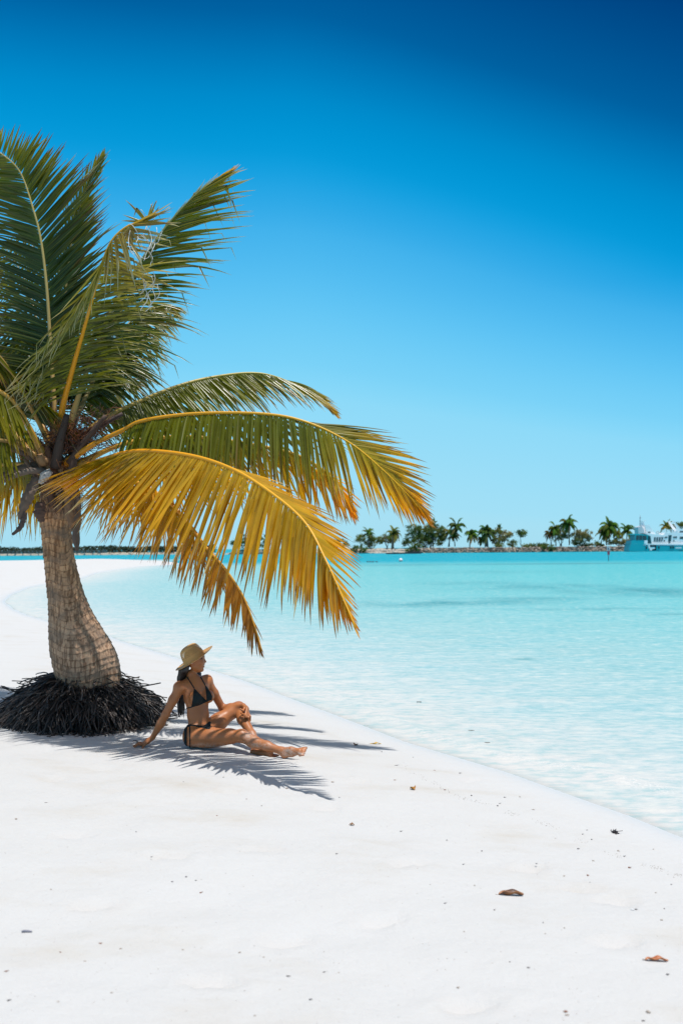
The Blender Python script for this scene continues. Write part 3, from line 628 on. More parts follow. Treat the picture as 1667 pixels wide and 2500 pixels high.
sheet([(126, 1148, 9.84), (112, 1160, 9.82), (98, 1180, 9.82)], .075, (.62, .58, .54))
# yellow rope in front of the roots
m_ = MB(); pts = [G(px, py, .012) for px, py in [(188, 1774), (160, 1776), (130, 1776), (100, 1778), (70, 1778), (52, 1777), (42, 1770), (48, 1762), (62, 1760), (76, 1765), (80, 1772)]]
cp, L = catmull(pts, 60); m_.tube([Vector(c) for c in cp], .0085, 6, col=(.46, .36, .13))
ropem, t, b = mat('rope', rough=.8, vcol=True)
wv = N(t, 'ShaderNodeTexWave'); wv.inputs['Scale'].default_value = 60; t.links.new(mapping(t), wv.inputs['Vector']); bump(t, b, wv.outputs['Fac'], .6, .01)
tag(m_.build('rope', ropem), 'thin yellow rope looped on the sand in front of the palm roots', 'rope')
# ------------------------------------------------------------------ the seated woman
class Field:
    def __init__(s, lo, hi, h):
        s.lo = np.array(lo); s.h = h; s.n = np.ceil((np.array(hi)-s.lo)/h).astype(int)+1
        s.d = np.full(s.n, .4, dtype=np.float32)
    def win(s, lo, hi):
        a = np.maximum(np.floor((np.array(lo)-s.lo)/s.h).astype(int), 0); b = np.minimum(np.ceil((np.array(hi)-s.lo)/s.h).astype(int)+1, s.n)
        if (b <= a).any(): return None
        ax = [s.lo[i]+s.h*np.arange(a[i], b[i]) for i in range(3)]
        X = np.stack(np.meshgrid(*ax, indexing='ij'), -1).astype(np.float32)
        return (slice(a[0], b[0]), slice(a[1], b[1]), slice(a[2], b[2])), X
    def put(s, w, v, k):
        d = s.d[w]
        if k > 0:
            hh = np.clip(.5+.5*(v-d)/k, 0, 1); r = v*(1-hh)+d*hh-k*hh*(1-hh)
        else: r = np.minimum(d, v)
        s.d[w] = r
    def cone(s, a, b, ra, rb, k=.02, flat=None):
        a, b = np.array(a), np.array(b); m = max(ra, rb)+k+.03
        q = s.win(np.minimum(a, b)-m, np.maximum(a, b)+m)
        if q is None: return
        w, X = q; ba = (b-a); bb = (ba**2).sum()+1e-12
        pa = X-a.astype(np.float32); t = np.clip((pa@ba.astype(np.float32))/bb, 0, 1)
        s.put(w, np.linalg.norm(pa-t[..., None]*ba.astype(np.float32), axis=-1)-(ra+(rb-ra)*t), k)
    def chain(s, pts, rad, k=.02):
        for i in range(len(pts)-1): s.cone(pts[i], pts[i+1], rad[i], rad[i+1], k)
    def ell(s, c, r, M=None, k=.02):
        c = np.array(c); r = np.array(r); m = r.max()+k+.03
        q = s.win(c-m, c+m)
        if q is None: return
        w, X = q; p = X-c.astype(np.float32)
        if M is not None: p = p@np.array(M, dtype=np.float32).T
        k0 = np.linalg.norm(p/r, axis=-1); k1 = np.linalg.norm(p/(r*r), axis=-1)+1e-9
        s.put(w, k0*(k0-1)/k1, k)
def surface(d, lo, h):
    """surface nets"""
    n = np.array(d.shape)-1; s = d < 0
    crs = [(i, j, k) for i in (0, 1) for j in (0, 1) for k in (0, 1)]
    g = lambda a, c: a[c[0]:c[0]+n[0], c[1]:c[1]+n[1], c[2]:c[2]+n[2]]
    cnt = sum(g(s, c).astype(np.int8) for c in crs); mask = (cnt > 0) & (cnt < 8)
    idx = np.full(n, -1, dtype=np.int64); cells = np.argwhere(mask); idx[mask] = np.arange(len(cells))
    acc = np.zeros((len(cells), 3)); wt = np.zeros(len(cells))
    for a in crs:
        for ax in range(3):
            if a[ax]: continue
            b = list(a); b[ax] = 1
            da = d[tuple((cells+np.array(a)).T)]; db = d[tuple((cells+np.array(b)).T)]
            x = (da < 0) != (db < 0); t = np.where(x, da/np.where(x, da-db, 1), 0)
            p = np.array(a, dtype=float)+np.zeros((len(cells), 3)); p[:, ax] += t
            acc += p*x[:, None]; wt += x
    V = lo+(cells+acc/wt[:, None])*h
    F = []
    for ax in range(3):
        u, v = (ax+1) % 3, (ax+2) % 3
        sl = [slice(1, n[0]), slice(1, n[1]), slice(1, n[2])]; sl[ax] = slice(0, n[ax])
        s0 = s[:-1, :-1, :-1][tuple(sl)] if False else None
        A = np.argwhere(np.ones(1)) if False else None
        a0 = s[tuple(sl)]; sl2 = list(sl); sl2[ax] = slice(1, n[ax]+1); a1 = s[tuple(sl2)]
        off = np.array([1, 1, 1]); off[ax] = 0
        e = np.argwhere(a0 != a1)+off
        fl = a0[a0 != a1]
        du = np.zeros(3, int); du[u] = 1; dv = np.zeros(3, int); dv[v] = 1
        q = np.stack([idx[tuple((e-du-dv).T)], idx[tuple((e-dv).T)], idx[tuple(e.T)], idx[tuple((e-du).T)]], -1)
        q[~fl] = q[~fl][:, ::-1]; F.append(q)
    F = np.concatenate(F); return V, F[(F >= 0).all(1)]
def net_obj(name, V, F, m, parent, col=None, smooth_it=0):
    if smooth_it:
        E = np.concatenate([F[:, [0, 1]], F[:, [1, 2]], F[:, [2, 3]], F[:, [3, 0]]]); E = np.concatenate([E, E[:, ::-1]])
        for _ in range(smooth_it):
            a = np.zeros_like(V); c = np.zeros(len(V)); np.add.at(a, E[:, 0], V[E[:, 1]]); np.add.at(c, E[:, 0], 1)
            V = V*.5+.5*a/np.maximum(c, 1)[:, None]
    mb = MB(); mb.v = V.tolist(); mb.f = F.tolist(); mb.c = col.tolist() if col is not None else [(1, 1, 1)]*len(V)
    return mb.build(name, m, parent)
A3 = lambda v: np.array(v, dtype=float)
DOFF = .27
def Q(px, py, D): return A3(P(px, py, D+DOFF))
seat = G(480, 1824)
woman = empty('person', seat, 'woman in straw hat and black bikini sitting on the sand, one knee raised', 'person')
DW = 8.9
nsh, fsh = Q(438, 1679, 8.86), Q(506, 1662, 9.06)
nel, nwr = Q(405, 1745, 8.84), Q(373, 1801, 8.90)
fel, fwr = Q(543, 1729, 9.16), Q(594, 1723, 9.04)
nhip, fhip = Q(474, 1799, 8.82), Q(504, 1783, 8.98)
nkn, nan = Q(590, 1797, 8.66), Q(686, 1833, 8.48)
fkn, fan = Q(582, 1728, 9.12), Q(630, 1822, 8.74)
chest, belly, pelv, neck = Q(481, 1698, 8.95), Q(484, 1745, 8.92), Q(484, 1790, 8.90), Q(468, 1662, 8.97)
Uax = neck-pelv; Uax /= np.linalg.norm(Uax)
Lax = fsh-nsh; Lax -= Uax*(Lax@Uax); Lax /= np.linalg.norm(Lax); Fax = np.cross(Lax, Uax); Fax /= np.linalg.norm(Fax)
TM = np.stack([Lax, Fax, Uax])
lo = A3((-2.05, 8.2, .05)); hi = A3((-.12, 9.82, 1.28)); HV = .0052
f = Field(lo, hi, HV)
# trunk of the body
f.ell(chest+Fax*-.005, (.130, .092, .150), TM, .03)
f.ell(chest+Uax*.075, (.125, .075, .075), TM, .04)
f.ell(belly, (.108, .082, .120), TM, .05)
f.ell(pelv+Fax*.008+Uax*.01, (.138, .100, .095), TM, .05)
f.ell(pelv-Lax*.06-Fax*.015-Uax*.03, (.080, .085, .08), TM, .04); f.ell(pelv+Lax*.07-Fax*.02-Uax*.03, (.08, .085, .08), TM, .04)
for s_ in (-1, 1): f.ell(chest+Lax*.066*s_+Fax*.082-Uax*.025, (.057, .058, .060), TM, .025)
# neck, shoulders
f.cone(chest+Uax*.12, Q(468, 1646, 8.97), .055, .047, .03)
f.cone(neck-Uax*.012, nsh+Uax*.012, .042, .040, .05); f.cone(neck-Uax*.012, fsh+Uax*.012, .042, .040, .05)
f.ell(nsh, (.052, .052, .052), None, .035); f.ell(fsh, (.050, .050, .050), None, .035)
# near arm, straight, propping her up
f.chain([nsh-Uax*.01, nsh*.55+nel*.45, nel, nel*.62+nwr*.38, nwr], [.046, .042, .034, .037, .022], .02)
f.chain([fsh-Uax*.01, fsh*.55+fel*.45, fel, fel*.6+fwr*.4, fwr], [.045, .041, .034, .035, .022], .02)
# legs
def mixp(a, b, u): return a*(1-u)+b*u
f.chain([nhip+Uax*-.0, mixp(nhip, nkn, .35)-A3((0, 0, .004)), mixp(nhip, nkn, .75), nkn], [.092, .082, .062, .052], .04)
f.cone(mixp(nhip, nkn, .2)-A3((0, 0, .03)), mixp(nhip, nkn, .6)-A3((0, 0, .022)), .065, .055, .04)
f.ell(nkn+A3((0, -.005, .010)), (.05, .05, .048), None, .03)
f.chain([nkn, mixp(nkn, nan, .3)-A3((0, 0, .012)), mixp(nkn, nan, .65)-A3((0, 0, .004)), nan], [.050, .053, .040, .031], .03)
f.chain([fhip, mixp(fhip, fkn, .4), mixp(fhip, fkn, .8), fkn], [.090, .078, .058, .050], .03)
f.ell(fkn+A3((.008, 0, .008)), (.05, .05, .046), None, .03)
f.chain([fkn, mixp(fkn, fan, .3)+A3((-.012, 0, 0)), mixp(fkn, fan, .7), fan], [.048, .050, .036, .030], .03)
# feet
heel = Q(695, 1843, 8.46); ball = Q(732, 1836, 8.40); 
f.chain([nan, heel], [.031, .028], .02); f.chain([nan+A3((.012, 0, .0)), mixp(nan, ball, .55)+A3((0, 0, .010)), ball+A3((0, 0, .008))], [.032, .030, .022], .02)
f.chain([heel, mixp(heel, ball, .5), ball], [.028, .026, .020], .02); f.chain([ball+A3((0, .03, .012)), ball+A3((0, -.015, -.012))], [.018, .018], .015)
for i in range(5):
    b0 = ball+A3((.0, .030-.013*i, .018-.011*i)); L = [.058, .052, .047, .041, .035][i]
    tip_ = b0+A3((L, -.005, .012-.002*i)); f.chain([b0, mixp(b0, tip_, .6)+A3((0, 0, .004)), tip_], [.0125 if i == 0 else .0095, .0105 if i == 0 else .0085, .0095 if i == 0 else .0075], .006)
fheel = Q(619, 1836, 8.70); fball = Q(662, 1843, 8.53)
f.chain([fan, fheel], [.030, .028], .02); f.chain([fan, mixp(fan, fball, .5)+A3((0, 0, .012)), fball], [.032, .028, .020], .02); f.chain([fheel, fball], [.026, .02], .02)
for i in range(5):
    b0 = fball+A3((-.022+.013*i, -.004+.008*i, -.002)); tip_ = b0+A3((.035, -.03, -.004)); f.chain([b0, tip_], [.010, .0085], .006)
# hand on the sand, fingers pointing back
gz_ = lambda p: float(sand_z(p[0], p[1]))
pk = Q(350, 1804, 8.93); pk[2] = gz_(pk)+.020
f.chain([nwr, mixp(nwr, pk, .5), pk], [.022, .024, .019], .014); 
for dy in (-.022, 0, .022): f.chain([mixp(nwr, pk, .35)+A3((0, dy*.6, 0)), pk+A3((0, dy, 0))], [.018, .014], .012)
for i, (dy, L, a) in enumerate(((-.032, .062, -.28), (-.011, .078, -.08), (.011, .074, .08), (.030, .058, .25))):
    b0 = pk+A3((-.008, dy, .002)); d1 = A3((-math.cos(a), math.sin(a), .10)); m1_ = b0+d1*L*.5+A3((0, 0, .006)); e1 = b0+d1*L; e1[2] = gz_(e1)+.007
    f.chain([b0, m1_, e1], [.0105, .0092, .0075], .005)
th = mixp(nwr, pk, .4)+A3((0, -.022, -.004)); e1 = th+A3((-.045, -.05, 0)); e1[2] = gz_(e1)+.009; f.chain([th, mixp(th, e1, .55)+A3((0, 0, .005)), e1], [.013, .011, .009], .008)
# hand over the raised knee
hk = Q(603, 1731, 9.00)
f.chain([fwr, hk], [.022, .021], .014)
for o in (-.018, 0, .018): f.chain([mixp(fwr, hk, .3)+A3((o*.4, -abs(o)*.3, -o*.5)), hk+A3((o*.35, 0, -o))], [.017, .014], .012)
for i, (st, m_, e_) in enumerate((((.004, -.012, .020), (599, 1746, 8.92), (589, 1741, 8.95)), ((.006, -.012, .004), (602, 1750, 8.915), (590, 1750, 8.925)),
                                 ((.004, -.008, -.010), (607, 1752, 8.93), (605, 1764, 8.945)), ((.004, .004, -.020), (611, 1749, 8.97), (611, 1760, 8.975)))):
    b0 = hk+A3(st); f.chain([b0, Q(*m_), Q(*e_)], [.0105, .0098, .008], .005)
t0_ = mixp(fwr, hk, .4)+A3((0, -.02, .0)); f.chain([t0_, Q(594, 1735, 8.95), Q(587, 1731, 8.945)], [.012, .0105, .0085], .007)
# head, in profile
HD = 8.97
def H(px, py, dy=0): return Q(px, py, HD+dy)
f.ell(H(474, 1604), (.090, .074, .098), None, .02)
f.ell(H(483, 1617), (.062, .062, .082), None, .03)
f.chain([H(474, 1626, -.04), H(488, 1634, -.015)], [.028, .022], .025); f.chain([H(474, 1626, .04), H(488, 1634, .015)], [.028, .022], .025)
f.ell(H(493.5, 1635.5), (.017, .020, .016), None, .014)
f.ell(H(491, 1602.5), (.030, .045, .018), None, .02)           # brow
f.chain([H(496.5, 1606), H(499, 1611), H(502.3, 1615.8)], [.008, .0085, .0095], .008); f.ell(H(499, 1616.8, -.010), (.008, .008, .007), None, .006); f.ell(H(499, 1616.8, .010), (.008, .008, .007), None, .006)
f.ell(H(498.2, 1621), (.011, .022, .0065), None, .005); f.ell(H(497.4, 1627.6), (.0115, .021, .0075), None, .005)
f.ell(H(490, 1618, -.035), (.026, .022, .026), None, .02); f.ell(H(490, 1618, .035), (.026, .022, .026), None, .02)
f.ell(H(468.5, 1616, -.070), (.014, .009, .026), None, .006); f.ell(H(468.5, 1616, .070), (.014, .009, .026), None, .006)
body_d = f.d.copy()
# mouth: a shallow smile between the lips
V, F = surface(f.d, lo, HV)
def pxof(V):
    q = V-A3(EYE); z = q@A3(fwd); return 833.5+FPX*(q@A3(rt))/z, 1250-FPX*(q@A3(up))/z
px, py = pxof(V)
skin = np.tile(A3((.41, .150, .054)), (len(V), 1))
nzv = vnoise(V[:, 0]*45, V[:, 2]*90, 3); nz2 = vnoise(V[:, 0]*220+V[:, 1]*90, V[:, 2]*190, 4)
skin *= (.93+.12*vnoise(V[:, 0]*14+V[:, 1]*9, V[:, 2]*14, 6))[:, None]
def dab(c, r, col, s, th=.0):
    global skin
    k = np.clip(1.3-np.linalg.norm((V-c)/A3(r), axis=1), 0, 1)*s; skin = skin*(1-k[:, None])+A3(col)*k[:, None]
dab(H(497, 1621.5), (.016, .026, .007), (.36, .10, .075), .8); dab(H(496.5, 1627.5), (.016, .024, .008), (.38, .11, .08), .8)
dab(H(490, 1608, -.05), (.022, .03, .010), (.20, .08, .045), .6)
dab(H(492, 1603.5, -.04), (.020, .03, .005), (.05, .025, .018), .9)
dab(H(488, 1619, -.05), (.02, .02, .016), (.46, .17, .09), .5)
def sandy(mask, s):
    global skin
    k = np.clip(mask, 0, 1)*np.clip((nzv*.5+nz2*.9-.45)*2.6, 0, 1)*s; skin = skin*(1-k[:, None])+A3((.52, .46, .40))*k[:, None]
und = np.clip((py-1811-np.maximum(0, 505-px)*.02)/9, 0, 1)*(px > 452)*(px < 572)*np.clip((575-px)/50, 0, 1); sandy(und, .45)
sandy(np.exp(-(((px-608)/14)**2+((py-1796)/11)**2)), .6); sandy(np.exp(-(((px-632)/30)**2+((py-1820)/7)**2)), .55); sandy(np.exp(-(((px-703)/16)**2+((py-1836)/11)**2)), .75); sandy(np.exp(-(((px-735)/16)**2+((py-1840)/5)**2)), .7)
skm, t, b = mat('skin', rough=.42, spec=.4, vcol=True)
b.inputs['Subsurface Weight'].default_value = .12; b.inputs['Subsurface Radius'].default_value = (.012, .005, .003); b.inputs['Subsurface Scale'].default_value = 1
fi = noise(t, 160, 3, .5, mapping(t)); bump(t, b, fi.outputs['Fac'], .12, .004)
net_obj('body', V, F, skm, woman, skin, 1)
# bikini: cloth lying 3 mm over the skin
def poly_sd(px, py, poly):
    best = np.full(px.shape, 1e9); ins = np.zeros(px.shape, bool); n = len(poly)
    for i in range(n):
        ax, ay = poly[i]; bx, by = poly[(i+1) % n]; ex, ey = bx-ax, by-ay
        t = np.clip(((px-ax)*ex+(py-ay)*ey)/(ex*ex+ey*ey+1e-9), 0, 1); best = np.minimum(best, np.hypot(px-ax-ex*t, py-ay-ey*t))
        with np.errstate(divide='ignore', invalid='ignore'): ins ^= ((ay > py) != (by > py)) & (px < ax+(py-ay)*ex/(ey if abs(ey) > 1e-12 else 1e-12))
    return np.where(ins, -best, best)
def Z1(x, y): return (300+x*.3189, 1540+y*.3189)
def cloth(name, polys, m, plo, phi, thick=.004, lim=None):
    a = np.floor((A3(plo)-lo)/HV).astype(int); b_ = np.ceil((A3(phi)-lo)/HV).astype(int)
    sub = body_d[a[0]:b_[0], a[1]:b_[1], a[2]:b_[2]]
    # finer grid
    r = 2; ax = [np.linspace(0, n-1, (n-1)*r+1) for n in sub.shape]
    def up_(A, axis): B = np.repeat(A, r, axis=axis); B = np.take(B, range(0, B.shape[axis]-r+1), axis=axis); C = np.roll(A, -1, axis=axis); C = np.repeat(C, r, axis=axis); C = np.take(C, range(0, C.shape[axis]-r+1), axis=axis); idx = np.arange(B.shape[axis]) % r; sh = [1]*A.ndim; sh[axis] = -1; w_ = (idx/r).reshape(sh); return B*(1-w_)+C*w_
    for i in range(3): sub = up_(sub, i)
    l2 = lo+a*HV; h2 = HV/r
    X = np.stack(np.meshgrid(*[l2[i]+h2*np.arange(sub.shape[i]) for i in range(3)], indexing='ij'), -1)
    px, py = pxof(X.reshape(-1, 3)); px = px.reshape(sub.shape); py = py.reshape(sub.shape)
    reg = np.full(sub.shape, 1e9)
    for p in polys:
        sd = poly_sd(px, py, [Z1(*q) for q in p[0]])*.0037
        if p[1] is not None: sd = np.maximum(sd, p[1](X))
        reg = np.minimum(reg, sd)
    dd = np.maximum(np.maximum(sub-thick, -sub-.006), reg)
    VV, FF = surface(dd, l2, h2); return net_obj(name, VV, FF, m, woman, None, 2)
bkm, t, b = mat('black_bikini', (.010, .018, .020), rough=.8, spec=.25)
fi = noise(t, 90, 3, .5, mapping(t)); bump(t, b, fi.outputs['Fac'], .25, .006)
front = lambda X: -((X-chest)@Fax-.0)           # in front of the middle of the chest
def line(p, q, w):
    d_ = np.array([q[0]-p[0], q[1]-p[1]], float); d_ /= np.linalg.norm(d_); n_ = np.array([-d_[1], d_[0]])*w/2
    return [tuple(np.array(p)+n_), tuple(np.array(q)+n_), tuple(np.array(q)-n_), tuple(np.array(p)-n_)]
cups = [([(546, 436), (560, 452), (642, 536), (640, 546), (585, 572), (524, 588), (534, 530)], front), ([(630, 412), (645, 425), (672, 470), (686, 500), (684, 528), (642, 546), (640, 500)], front),
        (line((548, 440), (490, 350), 9), front), (line((632, 416), (596, 352), 9), front), (line((528, 584), (470, 598), 8), None), (line((636, 541), (648, 541), 9), front)]
cloth('bikini_top', cups, bkm, chest-A3((.2, .28, .22)), chest+A3((.25, .25, .24)))
nearside = lambda X: (X[..., 1]-8.98-DOFF)
bot = [([(470, 724), (520, 716), (600, 726), (660, 742), (664, 750), (600, 741), (540, 727), (474, 738)], None), (line((513, 716), (515, 900), 9), nearside), ([(470, 724), (496, 722), (490, 800), (492, 885), (470, 870)], None),
       ([(616, 728), (668, 692), (676, 700), (668, 752), (640, 752)], None)]
cloth('bikini_bottom', bot, bkm, pelv-A3((.26, .28, .16)), pelv+A3((.32, .3, .2)))
# hair
hairm, t, b = mat('black_hair', (.012, .008, .007), rough=.35, spec=.5)
fi = noise(t, 70, 4, .6, mapping(t, (1, 1, .08))); bump(t, b, fi.outputs['Fac'], .8, .01)
g = Field(lo, hi, HV)
g.ell(H(469, 1606, .0), (.092, .084, .095), None, .01)
for dy in (-.045, -.015, .02, .05):
    g.chain([H(456, 1612, dy), H(449, 1634, dy), H(443, 1656, dy+.03), H(441, 1680, dy*.8+.09), H(442, 1710, dy*.7+.10), H(445, 1738, dy*.7+.08)], [.045, .044, .036, .030, .024, .010], .015)
for k in range(16):
    dy = random.uniform(.02, .14); x0 = random.uniform(434, 449)
    g.chain([H(x0, 1700, dy), H(x0+random.uniform(-1, 3), 1730, dy), H(x0+random.uniform(-2, 5), random.uniform(1742, 1756), dy)], [.010, .007, .003], .004)
g.chain([H(478, 1622, .07), H(485, 1646, .075), H(489, 1660, .05)], [.025, .026, .010], .01)
# keep the face clear
X = np.stack(np.meshgrid(*[lo[i]+HV*np.arange(g.n[i]) for i in range(3)], indexing='ij'), -1)
pxh, pyh = pxof(X.reshape(-1, 3)); pxh = pxh.reshape(g.d.shape); pyh = pyh.reshape(g.d.shape)
cut = (pxh-(466+np.clip((1612-pyh)*.5, -4, 20)))*.0037
g.d = np.where((pyh < 1640) & (X[..., 1] < HD+DOFF+.05), np.maximum(g.d, cut), g.d)
g.d = np.where((pyh < 1590), np.maximum(g.d, (1590-pyh)*.0037), g.d)
bx_ = A3(up*math.cos(R(30.5))-rt*math.sin(R(30.5))-fwd*.10); bx_ /= np.linalg.norm(bx_)
g.d = np.maximum(g.d, ((X-Q(474.5, 1607, HD))@bx_+.016).astype(np.float32))      # all of it under the hat brim
VV, FF = surface(g.d, lo, HV); net_obj('hair', VV, FF, hairm, woman, None, 2)
for nm, c, r, col in (('eye', H(493.3, 1607.8, -.048), (.009, .007, .0042), (.012, .008, .007)), ('teeth', H(498.2, 1624.2, -.010), (.0075, .019, .0046), (.75, .73, .68)), ('earphone', H(469.5, 1616, -.084), (.0042, .0045, .018), (.8, .8, .8))):
    m_ = MB(); m_.ball(c, r, 12, 8, (1, 1, 1)); m_.build(nm, mat(nm, col, .3)[0], woman)
# straw hat: one lathed sheet, tilted back, rolled brim, open weave round the crown
hx = Q(474.5, 1607, HD)                                   # centre of the hat band
ax_ = (up*math.cos(R(30.5))-rt*math.sin(R(30.5))-fwd*.10).normalized(); hr = rt*math.cos(R(30.5))+up*math.sin(R(30.5)); hr = (hr-ax_*hr.dot(ax_)).normalized(); hf = ax_.cross(hr)
prof = [(.0, .128), (.035, .130), (.062, .126), (.080, .116), (.090, .100), (.097, .078), (.103, .050), (.107, .022), (.110, .004), (.122, -.004), (.145, -.006), (.175, -.004), (.196, .002), (.202, .006)]
m_ = MB(); NA = 64; vs, us = [], []
cp, L = catmull([(a, b_, 0) for a, b_ in prof], 44)
for j, (r_, h_, _) in enumerate(cp):
    for k in range(NA):
        a = 2*math.pi*k/NA; ca, sa = math.cos(a), math.sin(a)
        r2, h2 = r_, h_
        if r_ > .11:
            q = (r_-.11)/.08; h2 = h_-.006*q*abs(sa)**1.5+.004*q*max(ca, 0)**2-.010*q*max(-ca, 0)**2; r2 = .11+(r_-.11)*(1-.10*abs(sa)**2)
        elif h_ > .11: h2 = h_-.016*math.exp(-(sa*r_/.018)**2)*(1 if r_ < .08 else .3)   # crease along the top
        vs.append(Vector(hx)+hr*ca*r2*1.0+hf*sa*r2*.84+ax_*h2); us.append((k/NA, j/43))
fs = [(j*NA+k, j*NA+(k+1) % NA, (j+1)*NA+(k+1) % NA, (j+1)*NA+k) for j in range(43) for k in range(NA)]
jj = [j for j in range(44) for k in range(NA)]
m_.add([v for v in vs], [f_[::-1] for f_ in fs])
m_.c = [(k_/NA, (.128-cp[j][1])/.14, cp[j][0]*5) for j in range(44) for k_ in [min(q, NA-q)*2 for q in range(NA)]]
hatm = bpy.data.materials.new('straw'); hatm.use_nodes = True; t = hatm.node_tree; b = t.nodes['Principled BSDF']; b.inputs['Roughness'].default_value = .55
vc = N(t, 'ShaderNodeVertexColor'); vc.layer_name = 'Col'; sp_ = N(t, 'ShaderNodeSeparateColor'); t.links.new(vc.outputs[0], sp_.inputs[0])
u_, v_ = sp_.outputs[0], sp_.outputs[1]
p1_ = math_(t, 'ADD', math_(t, 'MULTIPLY', u_, 30.), math_(t, 'MULTIPLY', v_, 9.)); p2_ = math_(t, 'SUBTRACT', math_(t, 'MULTIPLY', u_, 30.), math_(t, 'MULTIPLY', v_, 9.))
def tri(x): return math_(t, 'ABSOLUTE', math_(t, 'SUBTRACT', math_(t, 'FRACT', x), .5))
hole = math_(t, 'MULTIPLY', math_(t, 'LESS_THAN', tri(p1_), .26), math_(t, 'LESS_THAN', tri(p2_), .26))
band = math_(t, 'MULTIPLY', math_(t, 'GREATER_THAN', v_, .17), math_(t, 'LESS_THAN', v_, .60))
crown_ = math_(t, 'LESS_THAN', sp_.outputs[2], .54)
hole = math_(t, 'MULTIPLY', math_(t, 'MULTIPLY', hole, band), crown_)
wv = N(t, 'ShaderNodeTexWave'); wv.inputs['Scale'].default_value = 70; wv.inputs['Distortion'].default_value = 1; t.links.new(mapping(t, (1, 1, 1), rot=(.3, .6, .2)), wv.inputs['Vector'])
t.links.new(mixc(t, wv.outputs['Fac'], (.46, .225, .065), (.80, .46, .16)), b.inputs['Base Color']); bump(t, b, wv.outputs['Fac'], .5, .004)
trn = N(t, 'ShaderNodeBsdfTransparent'); mm = N(t, 'ShaderNodeMixShader'); t.links.new(hole, mm.inputs[0]); t.links.new(b.outputs[0], mm.inputs[1]); t.links.new(trn.outputs[0], mm.inputs[2])
t.links.new(mm.outputs[0], t.nodes['Material Output'].inputs[0])
m_.build('straw_hat', hatm, woman)
# ------------------------------------------------------------------ the islet across the lagoon
DI = 355.0
MPP = DI/FPX
foli = bpy.data.materials.new('far_foliage'); foli.use_nodes = True; t = foli.node_tree; t.nodes.clear()
vc = N(t, 'ShaderNodeVertexColor'); vc.layer_name = 'Col'
d1 = N(t, 'ShaderNodeBsdfDiffuse'); d2 = N(t, 'ShaderNodeBsdfTranslucent'); ms = N(t, 'ShaderNodeMixShader'); ms.inputs[0].default_value = .42
t.links.new(vc.outputs[0], d1.inputs[0]); t.links.new(vc.outputs[0], d2.inputs[0]); t.links.new(d1.outputs[0], ms.inputs[1]); t.links.new(d2.outputs[0], ms.inputs[2])
o_ = N(t, 'ShaderNodeOutputMaterial'); t.links.new(ms.outputs[0], o_.inputs[0])
barkf = mat('far_bark', rough=.9, vcol=True)[0]
def far_palm(bpx, cpx, size, tone, label, droop=1.0, D=None, trunkr=.17, nf=17):
    D = D or DI+random.uniform(2, 6); r_ = random.Random(hash(label) % 9999 if False else sum(map(ord, label)))
    b0, c0 = P(*bpx, D), P(*cpx, D)
    o = empty('palm_tree', b0, label, 'palm tree', 'palms on the islet')
    m = MB(); bend = (c0.x-b0.x)*.25
    pts = [b0.lerp(c0, i/7)+Vector((-bend*math.sin(math.pi*i/7)*.8, 0, 0)) for i in range(8)]
    m.tube(pts, [trunkr*(1.25-.55*i/7) for i in range(8)], 6, col=(.17, .12, .085)); m.build('trunk', barkf, o)
    m = MB()
    for k in range(nf):
        a = 2.399*k+r_.uniform(-.3, .3); e = R(r_.uniform(-15, 65) if k > 5 else r_.uniform(55, 88)); L = size*r_.uniform(.8, 1.12)
        dr = Vector((math.cos(a)*math.cos(e), math.sin(a)*math.cos(e), math.sin(e))); p = Vector(c0); sag = r_.uniform(.9, 1.5)*droop
        tc = tone[0] if e > 0 or r_.random() < .5 else tone[1]; tc = tuple(c*r_.uniform(.75, 1.3) for c in tc)
        if e < -.1 and r_.random() < .6: tc = tone[1]
        nseg = 9; rach = []
        for i in range(nseg+1):
            rach.append(p.copy()); p = p+dr*L/nseg; dr = (dr+Vector((0, 0, -sag*.15*(1+i*.14)))).normalized()
        m.tube(rach, [.05*(1-.8*i/nseg) for i in range(nseg+1)], 3, col=(.16, .13, .04))
        for i in range(1, nseg*3+1):
            f_ = i/3; i0 = min(int(f_), nseg-1); q = rach[i0].lerp(rach[i0+1], f_-i0); T = (rach[i0+1]-rach[i0]).normalized()
            sd = T.cross(Vector((0, 0, 1))); sd = sd.normalized() if sd.length > .01 else Vector((1, 0, 0))
            l_ = size*.27*math.sin(math.pi*min(1, .25+.72*f_/nseg))*r_.uniform(.8, 1.1)
            for s_ in (-1, 1):
                d_ = (sd*s_+T*.75+Vector((0, 0, -.45*droop-r_.uniform(0, .3)))).normalized(); w_ = T*.055*size/2
                m.add([q-w_, q+w_, q+d_*l_*.6+w_*.8+Vector((0, 0, -.04*l_)), q+d_*l_+Vector((0, 0, -.18*l_)), q+d_*l_*.6-w_*.8+Vector((0, 0, -.04*l_))], [(0, 1, 2, 3, 4)], tuple(c*r_.uniform(.8, 1.2) for c in tc))
    m.build('crown', foli, o); return o
